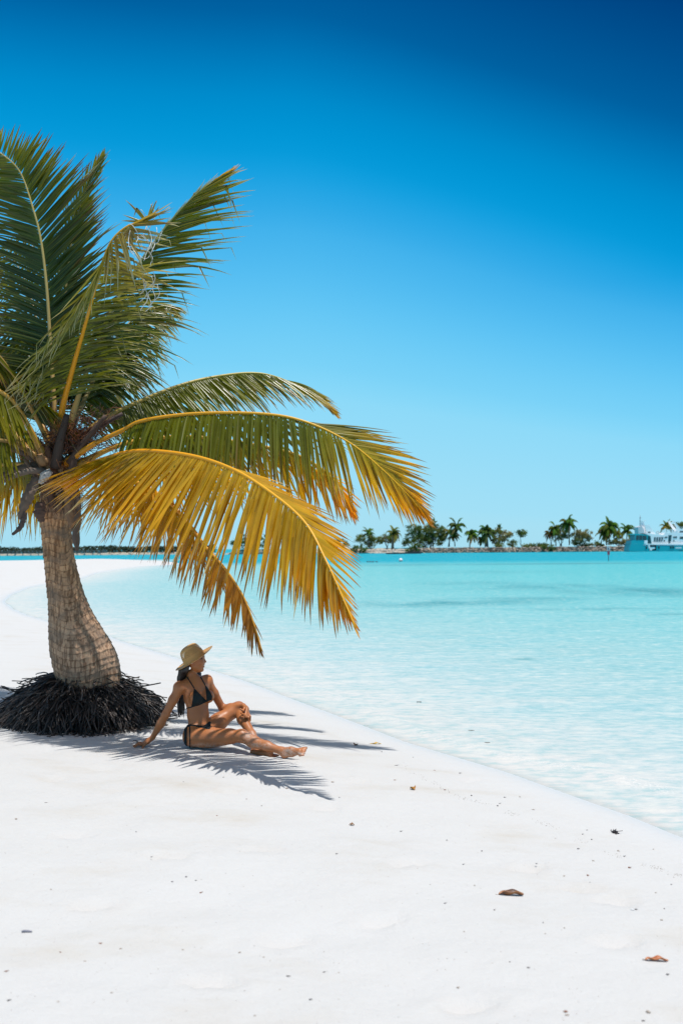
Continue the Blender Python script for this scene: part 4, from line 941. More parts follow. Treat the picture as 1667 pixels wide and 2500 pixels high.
def far_tree(bpx, blobs, tone, label, name='tree', cat='tree', stems=3, D=None, leaf=.55, dens=1.0, group='broad-leaved trees on the islet'):
    """blobs: (px, py, rx px, ry px) clumps of leaves"""
    D = D or DI+random.uniform(2, 7); r_ = random.Random(sum(map(ord, label)))
    b0 = P(*bpx, D); o = empty(name, b0, label, cat, group)
    mc, mt = MB(), MB(); mpp = D/FPX
    for k in range(stems):
        bl = blobs[k % len(blobs)]; tp = P(bl[0]+r_.uniform(-.3, .3)*bl[2], bl[1]+bl[3]*.2, D+r_.uniform(-1, 1)); st = b0+Vector((r_.uniform(-.5, .5)*stems*.25, 0, -.2))
        pts = [st.lerp(tp, i/5)+Vector((r_.gauss(0, .12), r_.gauss(0, .12), 0)) for i in range(6)]
        mt.tube(pts, [.17*(1-.14*i) for i in range(6)], 5, col=(.13, .10, .08))
        for q in range(3):
            e_ = tp+Vector((r_.gauss(0, bl[2]*mpp*.5), r_.gauss(0, 1), r_.uniform(0, bl[3]*mpp*.7))); mt.tube([pts[3], pts[3].lerp(e_, .5)+Vector((0, 0, .15)), e_], [.08, .06, .03], 4, col=(.12, .09, .07))
    for (bx, by, rx, ry) in blobs:
        c = P(bx, by, D); RX, RZ = rx*mpp*1.1, ry*mpp*1.1; RY = RX*.75
        for cl in range(max(8, int(RX*RZ*4.5*dens))):
            while True:
                v = Vector((r_.uniform(-1, 1), r_.uniform(-1, 1), r_.uniform(-1, 1)))
                if .35 < v.length < 1: break
            cc = c+Vector((v.x*RX, v.y*RY, v.z*RZ)); cr_ = r_.uniform(.5, 1.0); br = r_.uniform(.65, 1.35); tn = lerp3(tone[0], tone[1], r_.random())
            for q in range(40):
                g_ = Vector((r_.gauss(0, .5), r_.gauss(0, .5), r_.gauss(0, .38)))*cr_; n_ = Vector((r_.gauss(0, 1), r_.gauss(0, 1), r_.gauss(.5, 1))).normalized(); a_ = n_.orthogonal().normalized(); b_ = n_.cross(a_); s_ = leaf*r_.uniform(.5, 1.1)
                p_ = cc+g_; mc.add([p_-a_*s_*.5, p_-b_*s_*.36, p_+a_*s_*.5, p_+b_*s_*.36], [(0, 1, 2, 3)], tuple(x*br*r_.uniform(.85, 1.15) for x in tn))
    mt.build('trunk' if name == 'tree' else 'stem', barkf, o); mc.build('crown' if name == 'tree' else 'foliage', foli, o); return o
TG = ((.045, .062, .018), (.085, .095, .03)); TD_ = ((.030, .050, .014), (.06, .075, .02)); TB = ((.10, .10, .035), (.17, .13, .055)); TM_ = ((.06, .075, .03), (.12, .115, .05))
PG = ((.040, .065, .012), (.17, .12, .045)); PY_ = ((.085, .09, .02), (.26, .17, .06)); PD = ((.030, .055, .012), (.09, .075, .03))
bright = lambda P_, k: tuple(tuple(c*k for c in q) for q in P_)
TG, TD_, TB, TM_, PG, PY_, PD = bright(TG, 2.8), bright(TD_, 2.8), bright(TB, 2.3), bright(TM_, 2.6), bright(PG, 2.7), bright(PY_, 2.2), bright(PD, 2.6)
# land of the islet behind its rock wall
islm, t, b = mat('islet_soil', (.42, .37, .29), rough=.95, spec=.1)
def strip(name, m, x0, x1, ydist, h, wid, seed, cols=160, rows=8, jag=.3):
    xs = np.linspace(x0, x1, cols); v = []
    for j in range(rows):
        for i, x_ in enumerate(xs):
            e_ = min(1, min(i, cols-1-i)/6)
            u = j/(rows-1); z_ = (-.6, h*.35, h*.7, h*.95, h*1.02, h, h*.95, -.6)[j]*(e_ if j not in (0, 7) else 1)
            n_ = float(vnoise(np.array(x_*.55+j*3.1), np.array(j*1.7), seed)-.5)
            y_ = ydist+(0, .5, .9, 1.3, 2.2, wid*.5, wid*.9, wid)[j]+n_*jag*2*(j < 5)
            v.append((x_+n_*jag, y_, z_+n_*jag*(1 <= j <= 5)))
    mb = MB(); mb.add(v, [(j*cols+i, j*cols+i+1, (j+1)*cols+i+1, (j+1)*cols+i) for j in range(rows-1) for i in range(cols-1)]); return mb.build(name, m, None, smooth=False)
px2x = lambda px, D: P(px, 1340, D).x
isl = strip('islet', islm, px2x(540, DI), px2x(1760, DI), DI+1.5, 1.75, 30, 3); tag(isl, kind='structure')
rockm, t, b = mat('rock', rough=.9, spec=.15)
vv = noise(t, 1.1, 2, .5, mapping(t, (1, .6, 1.5)), typ='ShaderNodeTexVoronoi'); v2 = N(t, 'ShaderNodeTexVoronoi', feature='DISTANCE_TO_EDGE'); v2.inputs['Scale'].default_value = 1.1; t.links.new(mapping(t, (1, .6, 1.5)), v2.inputs['Vector'])
c = ramp(t, N(t, 'ShaderNodeSeparateColor').outputs[0], [(0, 0.), (1, 1.)]) if False else None
sc_ = N(t, 'ShaderNodeSeparateColor'); t.links.new(vv.outputs['Color'], sc_.inputs[0])
c = ramp(t, sc_.outputs[0], [(0, (.10, .075, .055)), (.4, (.20, .15, .115)), (.8, (.31, .235, .185)), (1, (.44, .36, .30))])
c = mixc(t, ramp(t, v2.outputs['Distance'], [(.0, 1.), (.12, 0.)]), c, (.05, .038, .03)); t.links.new(c, b.inputs['Base Color']); bump(t, b, v2.outputs['Distance'], 1., .25)
wall = MB(); xs0, xs1 = px2x(1020, DI), px2x(1760, DI)
rr_ = random.Random(5); x_ = xs0
while x_ < xs1:          # boulders laid in courses, one wall
    for row in range(3):
        s_ = rr_.uniform(.5, .95); wall.ball((x_+rr_.uniform(-.4, .4), DI+.1+row*.35+rr_.uniform(-.2, .2), .25+row*.62+rr_.uniform(-.12, .12)), (s_*.85, s_*.6, s_*.55), 7, 5, jit=.14)
    x_ += .85
tag(wall.build('rock_wall', rockm, None, smooth=False, origin=(xs0, DI, 0)), 'long low rock sea wall in front of the palms, ending behind the ferry', 'sea wall')
palem, t, b = mat('pale_shore_rock', (.52, .44, .37), rough=.95, spec=.1); bump(t, b, noise(t, 1.5, 5, .6, mapping(t)).outputs['Fac'], .8, .3)
wall = MB(); x_ = px2x(868, DI); rr_ = random.Random(9)
while x_ < xs0:
    for row in range(2):
        s_ = rr_.uniform(.6, 1.2); wall.ball((x_, DI-.1+row*.8, .15+row*.75+rr_.uniform(-.1, .1)), (s_*1.1, s_*.8, s_*.6), 7, 5, jit=.12)
    x_ += .8
tag(wall.build('shore_rocks', palem, None, smooth=False, origin=(px2x(868, DI), DI, 0)), 'pale sandy rocks at the left end of the islet, behind the dark pontoon', 'rocks')
# palms and trees, from left to right
far_palm((900, 1338), (899, 1301), 3.2, PG, 'palm whose crown just tops the bush at the left tip of the islet')
far_tree((905, 1340), [(889, 1316, 20, 13), (910, 1322, 16, 13), (925, 1318, 10, 11)], TG, 'round green tree at the left tip of the islet, right of the yellow frond tips', stems=4)
far_tree((945, 1338), [(935, 1313, 12, 9), (950, 1318, 11, 11)], TM_, 'small olive tree just left of the dark-trunked palm')
far_palm((958, 1339), (961, 1304), 4.2, PY_, 'palm with a thick dark trunk between the small olive tree and the big tree mass', droop=1.5, trunkr=.42)
far_tree((1012, 1338), [(1008, 1291, 17, 10), (1000, 1315, 16, 12), (992, 1325, 8, 9)], TD_, 'slim dark tree with a separate high tuft at the left of the big tree mass', stems=3)
far_tree((1045, 1339), [(1033, 1302, 26, 16), (1060, 1296, 25, 17), (1030, 1320, 22, 14), (1062, 1316, 25, 15), (1075, 1306, 14, 14)], TG, 'biggest tree mass on the islet, broad and dark green', stems=6, dens=1.1)
far_palm((1057, 1335), (1057, 1281), 3.0, PD, 'dark palm crown poking out above the biggest tree mass')
far_palm((1096, 1335), (1098, 1300), 4.0, PY_, 'tan-fronded palm leaning under the tallest palm beside the biggest tree mass', droop=1.6)
far_palm((1094, 1335), (1114, 1287), 4.6, PD, 'tallest dark palm on the left half of the islet, leaning right', droop=1.2, nf=20)
far_palm((1110, 1334), (1107, 1312), 3.4, PY_, 'short yellowish palm below the tallest dark palm of the left half', droop=1.5)
far_palm((1146, 1336), (1150, 1306), 4.2, PG, 'bushy palm standing alone in the gap right of the tallest dark palm', droop=1.4, nf=20)
far_palm((1187, 1335), (1187, 1302), 5.0, PD, 'squat dark palm with a very thick trunk in the middle of the islet', droop=1.5, trunkr=.6, nf=22)
far_palm((1172, 1334), (1175, 1318), 3.0, PY_, 'brownish low palm against the left of the squat dark palm', droop=1.6)
far_tree((1222, 1335), [(1213, 1306, 16, 14), (1232, 1308, 15, 12), (1215, 1320, 14, 11), (1240, 1304, 9, 8)], TB, 'brown-green spreading tree just right of the squat dark palm', stems=4)
far_palm((1216, 1333), (1218, 1296), 2.6, PG, 'thin palm tuft rising over the brown-green spreading tree')
far_tree((1272, 1333), [(1270, 1301, 11, 7), (1276, 1306, 8, 5)], TD_, 'lone small umbrella-shaped tree on one thin trunk', stems=1, dens=1.6)
far_tree((1007, 1346), [(1004, 1341, 12, 7), (1018, 1335, 10, 9)], TD_, 'dark bush hanging over the water below the biggest tree mass', 'bush', 'bush', 2, DI-1.5, group='bushes on the islet')
far_tree((880, 1346), [(880, 1339, 18, 8), (866, 1340, 10, 6)], TD_, 'dark bush at the waterline at the left tip of the islet', 'bush', 'bush', 2, DI-1, group='bushes on the islet')
far_tree((1250, 1335), [(1249, 1327, 12, 8)], TD_, 'rounded dark green bush at the foot of the lone umbrella-shaped tree', 'bush', 'bush', 2, group='bushes on the islet')
far_tree((1216, 1335), [(1217, 1331, 10, 5)], TG, 'yellow-green bush under the brown-green spreading tree', 'bush', 'bush', 2, group='bushes on the islet')
far_tree((1285, 1335), [(1284, 1333, 9, 4)], TG, 'low green bush right of the lone umbrella-shaped tree', 'bush', 'bush', 2, group='bushes on the islet')
far_tree((1307, 1336), [(1304, 1331, 12, 4), (1316, 1331, 7, 4)], TD_, 'low hedge-like bush in the wide gap before the right-hand palms', 'bush', 'bush', 2, group='bushes on the islet')
far_tree((1338, 1340), [(1334, 1335, 12, 8), (1347, 1338, 9, 6)], TD_, 'dark bush spilling over the sea wall left of the right-hand palms', 'bush', 'bush', 2, DI-1, group='bushes on the islet')
far_palm((1356, 1333), (1354, 1290), 4.2, PG, 'second tallest palm of the right-hand cluster, left of the tallest', droop=1.4, nf=20)
far_palm((1345, 1333), (1342, 1304), 3.6, ((.09, .075, .02), (.30, .16, .05)), 'palm with orange-brown dead fronds at the left edge of the right-hand cluster', droop=1.7)
far_tree((1368, 1333), [(1370, 1300, 15, 12), (1360, 1310, 14, 10), (1382, 1306, 9, 9)], TB, 'brownish tree between the two tall palms of the right-hand cluster', stems=3)
far_palm((1389, 1331), (1386, 1279), 5.2, PG, 'tallest palm of the right-hand cluster, on a bare curved trunk', droop=1.3, nf=20)
far_tree((1420, 1332), [(1412, 1306, 16, 13), (1430, 1303, 13, 13), (1408, 1316, 14, 10), (1430, 1316, 12, 9)], TB, 'wide dry-leaved tree standing between the right-hand cluster and the palm pair', stems=5)
far_palm((1479, 1331), (1486, 1287), 5.6, PG, 'large shaggy palm above the marker post', droop=1.5, nf=22)
far_palm((1466, 1331), (1474, 1303), 4.2, PY_, 'yellow-fronded palm leaning beside the large shaggy palm', droop=1.6)
far_palm((1503, 1330), (1505, 1303), 3.2, PY_, 'low yellowish palm right of the large shaggy palm', droop=1.6)
far_palm((1529, 1328), (1529, 1297), 4.4, PG, 'palm with open star-shaped crown just left of the ferry', droop=1.2, nf=18)
far_tree((1508, 1332), [(1496, 1322, 14, 9), (1512, 1319, 15, 10), (1528, 1324, 12, 8)], TB, 'wide olive bush on the sea wall beside the ferry', 'bush', 'bush', 3, group='bushes on the islet')
far_tree((1455, 1333), [(1448, 1328, 16, 5), (1462, 1330, 10, 4)], TG, 'low green bush under the yellow-fronded leaning palm', 'bush', 'bush', 2, group='bushes on the islet')
far_tree((1415, 1333), [(1408, 1329, 10, 4), (1425, 1331, 8, 4)], TD_, 'low dark bush under the wide dry-leaved tree', 'bush', 'bush', 2, group='bushes on the islet')
far_palm((1625, 1330), (1626, 1287), 3.8, PY_, 'palm seen above the ferry deck between its two masts', D=DI+14)
far_tree((1645, 1330), [(1643, 1286, 6, 5)], TD_, 'small dark treetop behind the slanting arch of the ferry', stems=1, D=DI+14)
far_tree((1662, 1330), [(1656, 1282, 7, 7), (1665, 1279, 8, 8)], TD_, 'dark treetop at the right picture edge behind the ferry', stems=2, D=DI+14)
far_tree((600, 1342), [(588, 1326, 22, 11), (612, 1318, 20, 15), (640, 1322, 20, 14)], TD_, 'dark tree on the islet seen through the hanging leaves of the yellow frond', stems=4)
far_tree((720, 1341), [(690, 1318, 22, 12), (715, 1308, 24, 16), (735, 1320, 16, 12)], TD_, 'dark tree on the islet seen behind the middle of the yellow frond', stems=4)
far_tree((800, 1341), [(790, 1322, 20, 10), (830, 1325, 22, 9)], TG, 'green tree on the islet behind the tip of the yellow frond', stems=3)
# far left shore: low scrub in one mass, a grey jetty
DL = 390.0
sh = strip('far_shore', islm, px2x(-260, DL), px2x(520, DL), DL, .9, 25, 8); tag(sh, kind='structure')
m = MB(); r_ = random.Random(3); x_ = px2x(-240, DL)
while x_ < px2x(520, DL):
    h_ = 1.6+1.6*float(vnoise(np.array(x_*.12), np.array(.3), 4))+.6*r_.random()
    for q in range(26):
        p_ = Vector((x_+r_.gauss(0, .5), DL+4+r_.gauss(0, 1.4), .5+h_*r_.random()**.8)); n_ = Vector((r_.gauss(0, 1), r_.gauss(0, 1), r_.gauss(.5, 1))).normalized(); a_ = n_.orthogonal(); b_ = n_.cross(a_); s_ = r_.uniform(.25, .5)
        c_ = lerp3((.035, .06, .035), (.09, .10, .06), r_.random()); m.add([p_-a_*s_, p_-b_*s_*.5, p_+a_*s_, p_+b_*s_*.5], [(0, 1, 2, 3)], c_)
    x_ += .35
sc = m.build('shore_scrub', foli, None, origin=(px2x(100, DL), DL+4, .5)); tag(sc, 'low dark scrub along the distant shore behind the sand spit', 'scrub', kind='stuff')
gm = mat('weathered_grey', (.22, .22, .23), .8)[0]
jt = empty('jetty', P(90, 1352, DL-3), 'grey railed jetty along the distant shore left of the palm trunk', 'jetty')
m = MB(); xa, xb = px2x(-40, DL-3), px2x(262, DL-3); m.box((xa, DL-4, .75), (xb, DL-2, .95)); m.build('deck', gm, jt, False)
m = MB()
for z_ in (1.35, 1.8): m.box((xa, DL-4.05, z_), (xb, DL-3.97, z_+.09))
x_ = xa
while x_ < xb: m.box((x_, DL-4.08, .95), (x_+.1, DL-3.98, 1.95)); x_ += 1.5
m.build('railing', gm, jt, False)
x_ = xa+.5
while x_ < xb: m = MB(); m.box((x_, DL-3.9, -1.5), (x_+.3, DL-3.6, .75)); m.build('pile', gm, jt, False); x_ += 3
# things on the water
def at_water(px, py): q = W0(px, py); return Vector((q[0], q[1], 0))
c = at_water(985, 1352.8); MPB = c.y/FPX
m = MB(); Lp = 43.5*MPB
m.prism([(c.x-Lp, c.y-1, .05), (c.x+Lp*.97, c.y-1, .1), (c.x+Lp, c.y-1, .62), (c.x+Lp*.3, c.y-1, .55), (c.x-Lp*.95, c.y-1, .42)], (0, 2.2, 0)); m.prism([(c.x+Lp*.2, c.y-.6, .5), (c.x+Lp*.8, c.y-.6, .55), (c.x+Lp*.8, c.y-.6, .8), (c.x+Lp*.2, c.y-.6, .75)], (0, 1.2, 0))
tag(m.build('pontoon', mat('dark_hull', (.035, .035, .035), .6)[0], None, False, origin=c), 'long low dark pontoon floating in front of the islet rocks', 'pontoon')
c = at_water(978, 1371); r_b = 4.6*c.y/FPX
m = MB(); m.ball(c+Vector((0, 0, r_b*.75)), r_b, 20, 14); m.tube([c+Vector((0, 0, r_b*1.7)), c+Vector((0, 0, r_b*1.95))], r_b*.14, 8)
bm_, t, b = mat('buoy', rough=.5); g_ = N(t, 'ShaderNodeTexCoord'); s_ = N(t, 'ShaderNodeSeparateXYZ'); t.links.new(g_.outputs['Generated'], s_.inputs[0]); t.links.new(ramp(t, s_.outputs[2], [(.38, (.75, .40, .36)), (.5, (.80, .74, .72))]), b.inputs['Base Color'])
tag(m.build('buoy', bm_, None, origin=c), 'round pinkish white mooring buoy on the water below the dark pontoon', 'buoy')
fm_ = mat('dark_float', (.06, .04, .04), .6)[0]
for px in (897.5, 904, 910.5, 919):
    c = at_water(px, 1372.5); m = MB(); m.ball(c+Vector((0, 0, .05)), (.13, .13, .11), 10, 7); m.tube([c+Vector((-.16, 0, .05)), c+Vector((.16, 0, .05))], .05, 6)
    tag(m.build('float', fm_, None, origin=c), 'small dark float in the row left of the round buoy', 'float', 'row of dark floats')
c = at_water(1484.5, 1370); mp = c.y/FPX
mk = empty('marker_post', c, 'marker post with white board over a red one, in the water near the ferry', 'marker post')
m = MB(); m.tube([c+Vector((0, 0, -1.2)), c+Vector((0, 0, 34*mp))], .045, 8); m.build('pole', mat('dark_pole', (.06, .06, .06), .6)[0], mk)
m = MB(); m.box((c.x-3.6*mp, c.y-.08, 25.5*mp), (c.x+3.6*mp, c.y-.05, 34.5*mp)); sb = m.build('signboard', mat('sign_white', (.50, .55, .60), .5)[0], mk, False)
m = MB(); m.box((c.x-2.2*mp, c.y-.085, 27*mp), (c.x+1.2*mp, c.y-.081, 32.6*mp)); m.build('sign_mark', mat('sign_dark', (.10, .13, .17), .5)[0], sb, False)
m = MB(); m.box((c.x-2.9*mp, c.y-.07, 15.5*mp), (c.x+2.9*mp, c.y-.048, 24.5*mp)); m.build('red_board', mat('sign_red', (.30, .06, .09), .5)[0], mk, False)
# ------------------------------------------------------------------ the ferry
DB = 340.0
def Z8(x, y): return (1520+x*.09375, 1240+y*.09375)
def B(x, y, dy=0): return P(*Z8(x, y), DB) + Vector((0, dy, 0))
def poly(name, pts, m_, par, d0=0., d1=6., lab=None):
    m = MB(); m.prism([B(x, y, d0) for x, y in pts], (0, d1-d0, 0)); o = m.build(name, m_, par, False)
    if lab: o['label'] = lab
    return o
fe = empty('ferry', P(1600, 1349, DB), 'turquoise and white motor vessel moored at the islet, running out of the right edge', 'ferry')
teal, t, b = mat('teal_paint', (.004, .38, .44), .35); wht = mat('white_paint', (.90, .90, .90), .4)[0]; gls = mat('dark_glass', (.012, .05, .06), .12, .6)[0]; blk = mat('black_rubber', (.012, .025, .035), .6)[0]; dtl = mat('dark_teal', (.006, .06, .075), .4)[0]; gry = mat('grey_canvas', (.58, .58, .60), .7)[0]
EX = 2500
for_hull = [(175, 1165), (165, 1090), (190, 1000), (212, 935), (630, 930), (662, 1060), (690, 1165)]
hull = poly('hull', for_hull, teal, fe, 0, 7)
poly('hull_side', [(690, 1165), (690, 1110), (866, 1110), (872, 965), (1500, 968), (EX, 940), (EX, 1165)], teal, fe, 0, 7)
poly('waterline_strip', [(172, 1185), (170, 1128), (640, 1132), (1340, 1128), (1560, 1100), (EX, 1080), (EX, 1185)], dtl, fe, -.04, 7.04)
poly('boarding_recess', [(655, 1110), (640, 962), (872, 962), (866, 1110)], blk, fe, .5, 6.8)
poly('step', [(690, 1105), (700, 1020), (830, 1015), (835, 1060), (760, 1075), (755, 1105)], wht, fe, .1, .5)
poly('bow_rail_post', [(640, 935), (690, 935), (705, 1060), (668, 1060)], wht, fe, -.05, .4)
poly('stern_house', [(212, 932), (222, 852), (318, 836), (325, 700), (215, 690), (372, 668), (560, 690), (720, 728), (745, 930)], teal, fe, .3, 6.6)
for a in ([(345, 712), (420, 712), (405, 838), (335, 838)], [(428, 712), (505, 714), (500, 838), (414, 838)], [(515, 716), (615, 726), (622, 838), (510, 838)]): poly('window', a, gls, fe, .24, .31)
poly('side_house', [(640, 930), (650, 730), (715, 735), (738, 930)], dtl, fe, .2, .32)
poly('locker', [(552, 932), (560, 846), (638, 842), (642, 932)], wht, fe, .1, 1.2)
poly('deck_edge', [(515, 962), (640, 934), (1560, 930), (EX, 915), (EX, 945), (1500, 970), (690, 962)], wht, fe, -.08, 7.05)
main = poly('cabin', [(570, 665), (705, 660), (860, 690), (1085, 705), (1100, 640), (EX, 640), (EX, 930), (790, 932), (735, 920), (712, 730)], wht, fe, .4, 6.4)
poly('window', [(812, 762), (1065, 757), (1020, 880), (806, 880)], mat('grey_glass', (.10, .13, .15), .2)[0], fe, .34, .41)
for x_ in (858, 925, 990): poly('window_bar', [(x_, 760), (x_+12, 760), (x_+4, 880), (x_-8, 880)], wht, fe, .30, .35)
for a in ([(1090, 755), (1165, 745), (1155, 785), (1085, 790)], [(1315, 745), (1358, 742), (1352, 790), (1308, 790)], [(1366, 742), (1412, 742), (1406, 790), (1360, 790)], [(1485, 750), (EX, 745), (EX, 805), (1480, 808)]): poly('window', a, gls, fe, .34, .41)
for x_ in (1078, 1328):
    m = MB(); q = B(x_, 852, .40); m.tube([q+Vector((0, -.07, 0)), q+Vector((0, .05, 0))], .26, 14); m.build('porthole', gls, fe)
poly('door', [(1190, 712), (1275, 706), (1262, 800), (1240, 920), (1180, 920), (1186, 800)], dtl, fe, .33, .42)
poly('funnel', [(590, 440), (705, 442), (880, 700), (640, 672)], wht, fe, 1.0, 2.1)
poly('funnel', [(590, 440), (705, 442), (880, 700), (640, 672)], wht, fe, 4.8, 5.9)
poly('vent', [(662, 620), (735, 618), (735, 652), (655, 652)], gls, fe, .92, 1.01)
poly('canvas_cover', [(420, 495), (500, 468), (560, 540), (615, 662), (425, 662)], gry, fe, 1.2, 5.6)
m = MB(); m.tube([B(500, 470, 3), B(508, 170, 3)], [.09, .04], 8); m.tube([B(520, 470, 3), B(516, 240, 3)], .05, 6); m.box(tuple(B(503, 262, 2.9)), tuple(B(530, 232, 3.1))); ms_ = m.build('mast', mat('mast_grey', (.20, .22, .24), .5)[0], fe)
m = MB(); m.prism([B(524, 345, 2.4), B(660, 338, 2.4), B(660, 322, 2.4), B(528, 328, 2.4)], (0, 1.2, 0)); m.prism([B(530, 470, 2.7), B(540, 350, 2.7), B(612, 350, 2.7), B(612, 470, 2.7)], (0, .6, 0)); m.build('radar', wht, fe, False)
poly('arch', [(1300, 335), (1350, 338), (1505, 540), (EX, 545), (EX, 600), (1500, 600), (1425, 690), (1240, 690), (1420, 590), (1440, 555)], wht, fe, .6, 1.3)
poly('arch', [(1300, 335), (1350, 338), (1505, 540), (1500, 600), (1440, 555)], wht, fe, 5.4, 6.1)
poly('upper_house', [(1500, 560), (EX, 560), (EX, 690), (1430, 690)], wht, fe, 1.4, 5.4)
poly('window', [(1508, 590), (EX, 585), (EX, 655), (1505, 660)], gls, fe, 1.3, 1.42); poly('window', [(1425, 660), (1478, 628), (1478, 664)], gls, fe, .55, .62)
m = MB()
for z_ in (572, 610): m.prism([B(1020, z_, .5), B(1430, z_-6, .5), B(1430, z_+4, .5), B(1020, z_+10, .5)], (0, .06, 0))
for x_ in range(1020, 1440, 52): m.prism([B(x_, 565, .48), B(x_+9, 565, .48), B(x_+9, 705, .48), B(x_, 705, .48)], (0, .06, 0))
m.build('railing', wht, fe, False)
m = MB(); q = B(915, 640, .6); rg = .42
m.tube([q+Vector((rg*math.cos(k*.5236), 0, rg*1.1*math.sin(k*.5236))) for k in range(13)], .1, 8); m.build('lifebuoy', mat('lifebuoy_pink', (.55, .42, .42), .6)[0], fe)
for x_, y_ in ((600, 1035), (925, 1032), (1235, 1032), (1297, 1030)):
    m = MB(); q = B(x_, y_, -.25); m.tube([q+Vector((0, 0, .42)), q+Vector((0, 0, .3)), q+Vector((0, 0, -.3)), q+Vector((0, 0, -.42))], [.08, .24, .24, .08], 10); m.tube([q+Vector((0, 0, .4)), q+Vector((0, .1, .9))], .03, 5); m.build('fender', blk, fe)
poly('name_stripe', [(1362, 1022), (1525, 1018), (1522, 1058), (1360, 1060)], mat('pale_stripe', (.62, .74, .74), .5)[0], fe, -.05, .02)
# rails and people-height gear on the side deck
m = MB()
for x_ in range(760, 1560, 46): m.prism([B(x_, 880, .2), B(x_+8, 880, .2), B(x_+8, 935, .2), B(x_, 935, .2)], (0, .06, 0))
m.prism([B(760, 880, .2), B(1560, 876, .2), B(1560, 884, .2), B(760, 888, .2)], (0, .06, 0)); m.build('railing', gry, fe, False)
# ------------------------------------------------------------------ what lies on the sand
lm, t, b = mat('dry_leaf', rough=.5, vcol=True)
def dry_leaf(px, py, lpx, wpx, ang, c1, c2, label, curl=.5, notch=0):
    g = G(px, py); sc = (g-EYE).length/FPX; L, Wd = lpx*sc, wpx*sc
    m = MB(); n = 14; vs, cs = [], []
    ca, sa = math.cos(ang), math.sin(ang)
    for i in range(n+1):
        s = i/n; w_ = Wd*(math.sin(math.pi*min(1, s*.94+.03))**.7)*(1+.12*math.sin(9*s+notch))
        for k in range(5):
            u = k/2-1; xx = (s-.5)*L; yy = u*w_*1.1+.06*L*math.sin(3*s); zz = .004+abs(u)**1.6*w_*curl*1.3+.10*L*max(0, s-.7)**1.5+.004*math.sin(12*s+u)
            vs.append((g.x+xx*ca-yy*sa, g.y+xx*sa+yy*ca, g.z+zz)); cs.append(lerp3(c1, c2, (math.sin(5*s+u*2+notch)*.5+.5)))
    m.add(vs, [(i*5+k, i*5+k+1, i*5+k+6, i*5+k+5) for i in range(n) for k in range(4)], cs)
    e = Vector(vs[2]); m.tube([e, e+Vector((-ca*L*.12, -sa*L*.12, .003))], .0016, 5, col=(.12, .06, .03))
    o = m.build('dry_leaf', lm, None, origin=g); md = o.modifiers.new('thick', 'SOLIDIFY'); md.thickness = .0015
    tag(o, label, 'leaf', 'dry leaves on the sand')
dry_leaf(1247, 2187, 56, 8, -.05, (.05, .022, .015), (.36, .14, .04), 'long curled dark brown leaf, the largest on the near sand', .9)
dry_leaf(1602, 2347, 48, 6, -.12, (.36, .10, .03), (.46, .19, .075), 'reddish brown leaf near the right picture edge, closest to the camera', .7, 1)
dry_leaf(1007, 1928, 14, 6, -.9, (.42, .19, .02), (.30, .12, .02), 'small upright golden brown leaf on the open sand before the water', .8, 2)
dry_leaf(917, 1817, 26, 3.2, .12, (.55, .36, .05), (.5, .3, .05), 'narrow yellow leaf lying next to the shadow near the wet sand', .5, 3)
dry_leaf(869, 1820, 11, 5, 1.0, (.30, .15, .07), (.16, .07, .03), 'little curled brown leaf just left of the narrow yellow leaf', .6, 4)
dry_leaf(859, 2015, 11, 4, 0, (.32, .17, .07), (.25, .12, .05), 'tiny tan leaf alone on bare sand below the tip of the palm shadow', .6, 5)
# dark clump of seaweed by the water
wdm = mat('seaweed', rough=.5, vcol=True)[0]
g = G(1500, 2034); m = MB()
for k in range(26):
    p = g+Vector((random.gauss(0, .010), random.gauss(0, .010), .003+random.random()*.009)); a = Vector((random.gauss(0, 1), random.gauss(0, .7), random.gauss(.2, .4))).normalized(); pts = [p]
    for i in range(4): p = p+a*.006; a = (a+Vector((random.gauss(0, .5), random.gauss(0, .5), random.gauss(-.2, .3)))).normalized(); p.z = max(p.z, g.z+.002); pts.append(p)
    m.tube(pts, [.0045, .004, .0035, .003, .0015], 5, col=random.choice([(.012, .010, .018), (.03, .022, .02)]))
m.tube([g+Vector((.01, 0, .012)), g+Vector((.055, .012, .012))], .002, 5, col=(.05, .03, .02))
tag(m.build('seaweed_clump', wdm, None, origin=g), 'blackish clump of seaweed on the smooth sand close to the waterline', 'seaweed')
def stick(px, py, lpx, rpx, ang, col, label, name='twig', cat='twig', group=None, bend=.1):
    g = G(px, py); sc = (g-EYE).length/FPX; L = lpx*sc; r_ = rpx*sc; m = MB()
    d = Vector((math.cos(ang), math.sin(ang), 0)); n_ = Vector((-d.y, d.x, 0))
    m.tube([g+d*L*(s-.5)+n_*L*bend*math.sin(3*s)+Vector((0, 0, r_*.8+.15*r_*math.sin(7*s))) for s in (0, .25, .5, .75, 1)], [r_*.7, r_, r_*1.05, r_*.9, r_*.5], 6, col=col)
    tag(m.build(name, wdm, None, origin=g), label, cat, group)
stick(66, 2277, 22, 3, -.03, (.20, .20, .24), 'short grey stick on the bare sand near the left picture edge')
stick(329, 1811, 24, 1.1, -1.1, (.035, .02, .018), 'crooked dark twig beside her propped hand', bend=.3)
